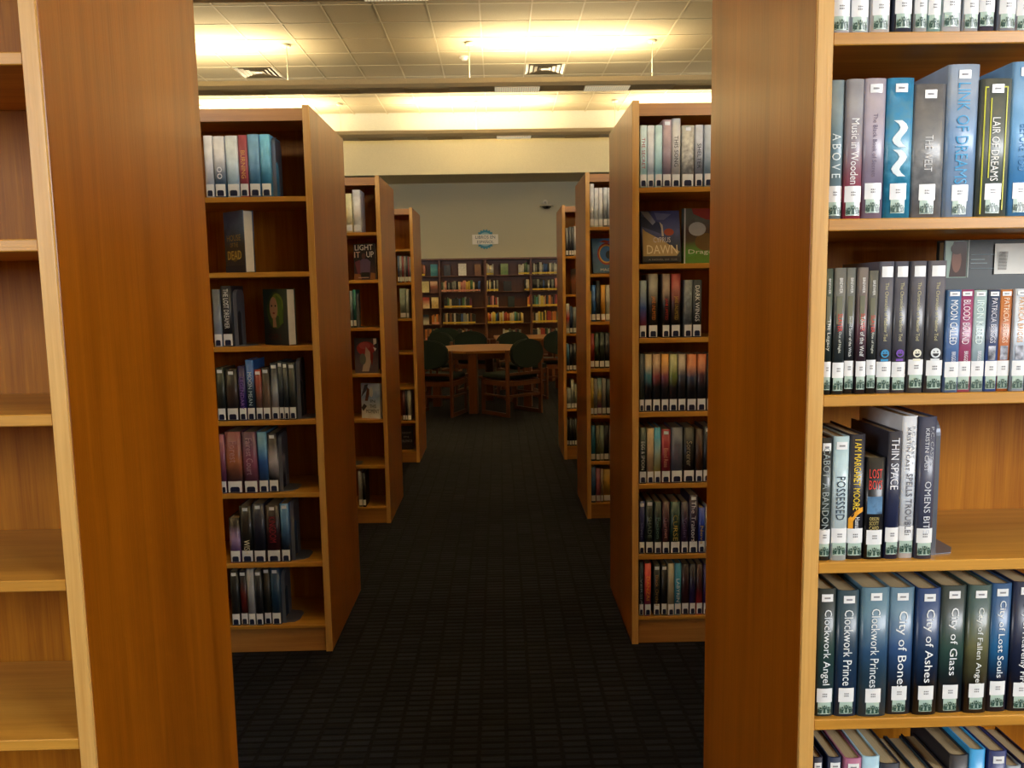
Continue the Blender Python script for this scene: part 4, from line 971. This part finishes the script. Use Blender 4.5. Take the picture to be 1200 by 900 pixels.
def back_run(bay, row, x0, x1, cols, lab='yellow_label', hmul=1.0):
    solo = row <= 1 or (bay, row) == (2, 3)
    n = len(cols); ws = [rng.uniform(.7, 1.4) for _ in cols]; tot = sum(ws); x = x0
    for c, q in zip(cols, ws):
        t = (x1-x0)*q/tot; h = rng.uniform(.19, .245)*hmul
        if not solo:
            y_ = BY+.01+rng.uniform(0, .01); pile.append((x, x+t-.001, y_, BS[row]+.0005, h, c, lab)); x += t; continue
        k = count.get((bay, row), 0) + 1; count[(bay, row)] = k
        lb = '%s book, %s from left on the %s shelf, %s bay of far wall' % (PN[c], ordinal(k), rnames[row], bnames[bay])
        mat = cover_mat(PAL[c], .25, 0, 1.0, False)
        make_book('book', lb, 'books on the far wall shelving', (x+t/2, BY+.01+rng.uniform(0, .01), BS[row]+.0005), t-.001, .15, h, mat, {'lab': lab}, 0)
        x += t
def back_face(bay, row, x0, x1, h, cols, what):
    w_ = x1-x0
    count[(bay, row)] = count.get((bay, row), 0) + 1
    make_book('display_book', what, 'books turned face out on the far wall shelving', (x0, BY+.06, BS[row]+.0005), .03, w_, h, cover_mat(cols, h, 0, 1.2, False), {'nolabel': 1}, 0, R(-90))
back_run(0, 0, -1.535, -1.47, 'np'); back_face(0, 0, -1.36, -1.22, .235, '2c6c74 4c9090 3c7c84', 'teal cover turned face out, leftmost bay of the far wall, top shelf')
back_face(0, 1, -1.545, -1.40, .22, 'c8b880 b8a870', 'cream-yellow cover face out, second shelf, leftmost bay of the far wall'); back_face(0, 1, -1.375, -1.23, .22, '5c3420 905030 c8a080', 'brown and white cover face out, second shelf, leftmost bay of the far wall')
back_face(0, 2, -1.535, -1.40, .22, 'd0b890 a83c30', 'red and cream cover face out, third shelf, leftmost bay of the far wall'); back_face(0, 2, -1.36, -1.22, .22, 'c0a060 d8c890', 'pale yellow cover face out, third shelf, leftmost bay of the far wall')
back_face(0, 3, -1.535, -1.42, .2, 'b0a898 303840', 'black and white cover face out, fourth shelf, leftmost bay of the far wall'); back_run(0, 3, -1.36, -1.21, 'ooconn'[:5], 'pink_label', .85)
back_run(0, 4, -1.5, -1.25, 'onokoe', 'pink_label')
back_face(1, 0, -1.09, -.96, .21, '303034 3c3c40', 'dark cover face out, top shelf of the second far wall bay'); back_face(1, 0, -.80, -.64, .24, 'd8d4c8 c8c4b8', 'white cover with black drawing face out, top shelf of the second far wall bay'); back_face(1, 0, -.47, -.345, .22, '6c4420 805828', 'brown and gold cover face out, top shelf of the second far wall bay')
back_run(1, 1, -1.155, -.36, 'ecpksksskcpppyygckkb', 'pink_label', .95)
back_run(1, 2, -1.10, -.54, 'kkgckkkkbkgskkm', hmul=.92)
back_run(1, 3, -1.13, -.475, 'kncknkwkkkkbsscknkk', hmul=.92)
back_run(1, 4, -.975, -.555, 'cwkkkkcnsmk', hmul=.92)
back_run(2, 0, -.232, -.09, 'cwcww', 'yellow_label'); back_face(2, 0, .052, .205, .225, '5c7434 7c8c54', 'green cover face out, top shelf of the third far wall bay'); back_run(2, 0, .415, .64, 'wwwegs')
back_run(2, 1, -.232, 0, 'ckcekwks', 'yellow_label'); back_face(2, 1, .105, .27, .20, '14100c 24201c', 'black square cover face out, second shelf of the third far wall bay'); back_run(2, 1, .53, .63, 'kwc')
back_run(2, 2, -.232, 0, 'nkmpkrw'); back_face(2, 2, .19, .325, .215, '1c2420 28302c', 'dark green cover face out, third shelf of the third far wall bay'); back_run(2, 2, .59, .645, 'or')
back_run(2, 3, -.225, .50, 'orcyytbkcywrrorcwctgskyc')
back_run(2, 4, .08, .45, 'wcweksmks', hmul=.85)
back_run(3, 0, .69, 1.19, 'kwskwsbbkwssww'); back_run(3, 1, .69, 1.19, 'kkkskkbkkwkskp'); back_run(3, 2, .69, 1.20, 'kgtgwyycokeoonkmr'); back_run(3, 3, .69, 1.20, 'nkwcygykymrrnooe')
back_run(3, 4, .69, 1.20, 'kkwcrrrkgwkmnkc', hmul=.9)
back_run(3, 2, 1.21, 1.55, 'rorkyrobk'); back_run(3, 3, 1.21, 1.55, 'yrkobrkek')

bm = bmesh.new(); mats = {}
def mslot(m):
    if m.name not in mats: mats[m.name] = (len(mats), m)
    return mats[m.name][0]
for x0, x1, y0, z0, h, c, lab in pile:
    for (a0, a1, b0, b1, c0, c1), mm in (((x0, x0+.0024, y0+.003, y0+.15, z0, z0+h), 'c'), ((x1-.0024, x1, y0+.003, y0+.15, z0, z0+h), 'c'), ((x0, x1, y0, y0+.003, z0, z0+h), 'c'), ((x0+.0025, x1-.0025, y0+.0035, y0+.147, z0+.003, z0+h-.003), 'p'), ((x0+.001, x1-.001, y0-.0008, y0-.0002, z0+.01, z0+.045), 'l')):
        n0 = len(bm.faces); box(bm, a0, a1, b0, b1, c0, c1); bm.faces.ensure_lookup_table()
        s_ = mslot(M['pages'] if mm == 'p' else M[lab] if mm == 'l' else cover_mat(PAL[c], .25, 0, 1.0, False))
        for f in bm.faces[n0:]: f.material_index = s_
o = obj('books', bm, None)
for i_, m in sorted(mats.values(), key=lambda q: q[0]): o.data.materials.append(m)
tag(o, 'rows of small mixed books filling the lower shelves of the far wall', 'books'); o['kind'] = 'stuff'

# ================================================================ SIGN, CAMERA ON THE WALL
sg = thing('wall_sign', 'white paper sign on a blue toothed disc above the far wall shelving', 'sign', (-.245, 16.495, 2.487))
bm = bmesh.new(); pts = []
for k in range(40):
    a = k*2*math.pi/40; rr = .205 if k % 2 else .175; pts.append((rr*math.cos(a), rr*math.sin(a)))
prism(bm, pts, 'y', -.010, -.004); obj('toothed_disc', bm, plain('sign_blue', lin('3c8ca4'), .5), sg)
bm = bmesh.new(); prism(bm, [(.14*math.cos(k*math.pi/16), .14*math.sin(k*math.pi/16)) for k in range(32)], 'y', -.013, -.0101); obj('inner_disc', bm, plain('sign_pale_blue', lin('9cc4c8'), .5), sg)
card = obj('paper_card', bbox(-.268, .262, -.020, -.0131, -.10, .098), plain('sign_paper', lin('f4efe2'), .6), sg)
for wd, x0, x1, z0, z1 in (('LIBROS EN', -.20, .20, .012, .078), ('ESPAÑOL', -.17, .17, -.082, -.008)):
    bm = text_bm(wd)
    for v in bm.verts: v.co = (x0+(x1-x0)*v.co.x, -.0205, z0+(z1-z0)*v.co.y)
    me = bpy.data.meshes.new('lettering'); bm.to_mesh(me); bm.free(); me.materials.append(ink('3c5c64')); link('lettering', me, card)
wc = thing('wall_camera', 'small white dome device on a bracket high on the grey far wall', 'security camera', (1.01, 16.5, 3.16))
bm = bmesh.new(); cyl(bm, (-.02, -.002, .055), (-.02, -.012, .055), .05, 14); cyl(bm, (-.02, -.012, .05), (0, -.13, .03), .018, 10); cyl(bm, (0, -.13, .045), (0, -.13, -.01), .02, 10); obj('bracket', bm, M['sprinkler'], wc)
bm = bmesh.new(); cyl(bm, (0, -.15, -.045), (0, -.15, -.01), .135, 24, .10); obj('housing', bm, M['sprinkler'], wc)
bm = bmesh.new(); cyl(bm, (0, -.15, -.095), (0, -.15, -.046), .05, 20, .11); obj('dark_dome', bm, plain('smoked_dome', lin('241c14'), .15), wc, smooth=False)

# ================================================================ TABLES AND CHAIRS
def table(label, x, y, rz, outline, h, legs, group, leg=.09):
    r = thing('reading_table', label, 'table', (x, y, 0), rz, group)
    bm = bmesh.new(); prism(bm, outline, 'z', h-.032, h)
    bmesh.ops.bevel(bm, geom=bm.edges[:], offset=.004, segments=2, affect='EDGES'); obj('tabletop', bm, M['table'], r)
    bm = bmesh.new(); n = len(outline)
    for i in range(n):
        a = Vector((*outline[i], 0))*.86; b = Vector((*outline[(i+1) % n], 0))*.86
        d = (b-a).normalized(); nrm = Vector((-d.y, d.x, 0))*.01
        A = [a-nrm, b-nrm, b+nrm, a+nrm]
        lo = [bm.verts.new((p.x, p.y, h-.10)) for p in A]; hi = [bm.verts.new((p.x, p.y, h-.033)) for p in A]
        for k in range(4): bm.faces.new((lo[k], lo[(k+1) % 4], hi[(k+1) % 4], hi[k]))
        bm.faces.new(lo[::-1]); bm.faces.new(hi)
    obj('apron', bm, M['table_leg'], r)
    for lx, ly in legs:
        o = obj('leg', bbox(-leg/2, leg/2, -leg/2, leg/2, 0.0005, h-.033, .006, 2), M['table_leg'], r, (lx, ly, 0)); o.rotation_euler = (0, 0, math.atan2(ly, lx))
    return r
octo = [(.67*math.cos(R(22.5+45*k)), .67*math.sin(R(22.5+45*k))) for k in range(8)]
tb = table('octagonal oak reading table at the end of the aisle', -.22, 9.79, R(8), octo, .735, [(.57*math.cos(R(a)), .57*math.sin(R(a))) for a in (-107, -17, 73, 163)], 'reading tables', .10)
rect = [(-.5, -.55), (.5, -.55), (.5, .55), (-.5, .55)]
table('oak reading table farther back, right of the octagonal table', .44, 12.0, R(3), rect, .735, [(-.42, -.46), (.40, -.46), (.40, .46), (-.42, .46)], 'reading tables', .08)
def chair(label, x, y, face_deg):
    """sled chair; local -y is its back, it faces local +y. face_deg: heading, 0 = away from the camera"""
    r = thing('library_chair', label, 'chair', (x, y, 0), R(face_deg), 'green upholstered wooden chairs')
    W, D = .25, .23; p = .022
    for s in (-1, 1):
        x0 = s*W
        def q(y0, y1, z0, z1, nm, par):
            return obj(nm, bbox(x0-p/2*1.2, x0+p/2*1.2, y0, y1, z0, z1, .003), M['chair'], par)
        f = obj('rear_post', bbox(x0-p*.6, x0+p*.6, -D-.025, -D+.025, .0005, .76, .004), M['chair'], r)
        q(D-.045, D, .0455, .42, 'front_post', r)
        q(-D+.0255, D, .0005, .045, 'runner', r)
        q(-D+.0255, D-.0455, .35, .41, 'seat_rail', r)
        q(-D+.0255, D-.0455, .22, .245, 'stretcher', r)
    for yy, zz, hh, nm in ((-D, .35, .055, 'cross_rail'), (-D, .22, .03, 'cross_rail'), (D-.025, .35, .055, 'cross_rail'), (-D, .47, .03, 'cross_rail')):
        obj(nm, bbox(-W+p*.6+.0005, W-p*.6-.0005, yy-.011, yy+.011, zz, zz+hh, .002), M['chair'], r)
    for k in (-.08, .0, .08):
        obj('spindle', bbox(k-.012, k+.012, -D-.008, -D+.008, .5005, .62, .002), M['chair'], r)
    bm = bmesh.new(); n = 20
    prof = [(max(-1, min(1, 1.05*math.cos(2*math.pi*k/n)))*(W-.014), .715 + .165*math.copysign(abs(math.sin(2*math.pi*k/n))**.8, math.sin(2*math.pi*k/n))) for k in range(n)]
    prism(bm, prof, 'y', -D-.0255-.045, -D-.0255); bmesh.ops.bevel(bm, geom=[e for e in bm.edges if abs(e.verts[0].co.y-e.verts[1].co.y) < 1e-6], offset=.012, segments=2, affect='EDGES')
    for v in bm.verts: v.co.y += .05 - 0.04*(v.co.x/W)**2 + .026 if False else 0
    obj('backrest', bm, M['green'], r)
    obj('seat', bbox(-W+.014, W-.014, -D+.03, D+.02, .4205, .48, .02, 3), M['green'], r)
    return r
chair('dark green chair with round back, right front of the octagonal table, turned away', .13, 9.19, 40)
chair('dark green chair at left front of the octagonal table, partly hidden by fourth left bookcase', -.71, 9.23, -19)
chair('dark green chair behind the octagonal table, just left of the round-backed front chair', .30, 10.42, 205)
chair('dark green chair between the two tables, its back to the camera', -.30, 11.3, -20)
chair('dark green chair behind the left front chair, below the far wall shelving', -.98, 10.62, 140)
chair('grey-green chair near the far wall, left of the octagonal table', -.86, 12.0, 175)
chair('dark chair under the right end of the farther table', .78, 11.1, 12)
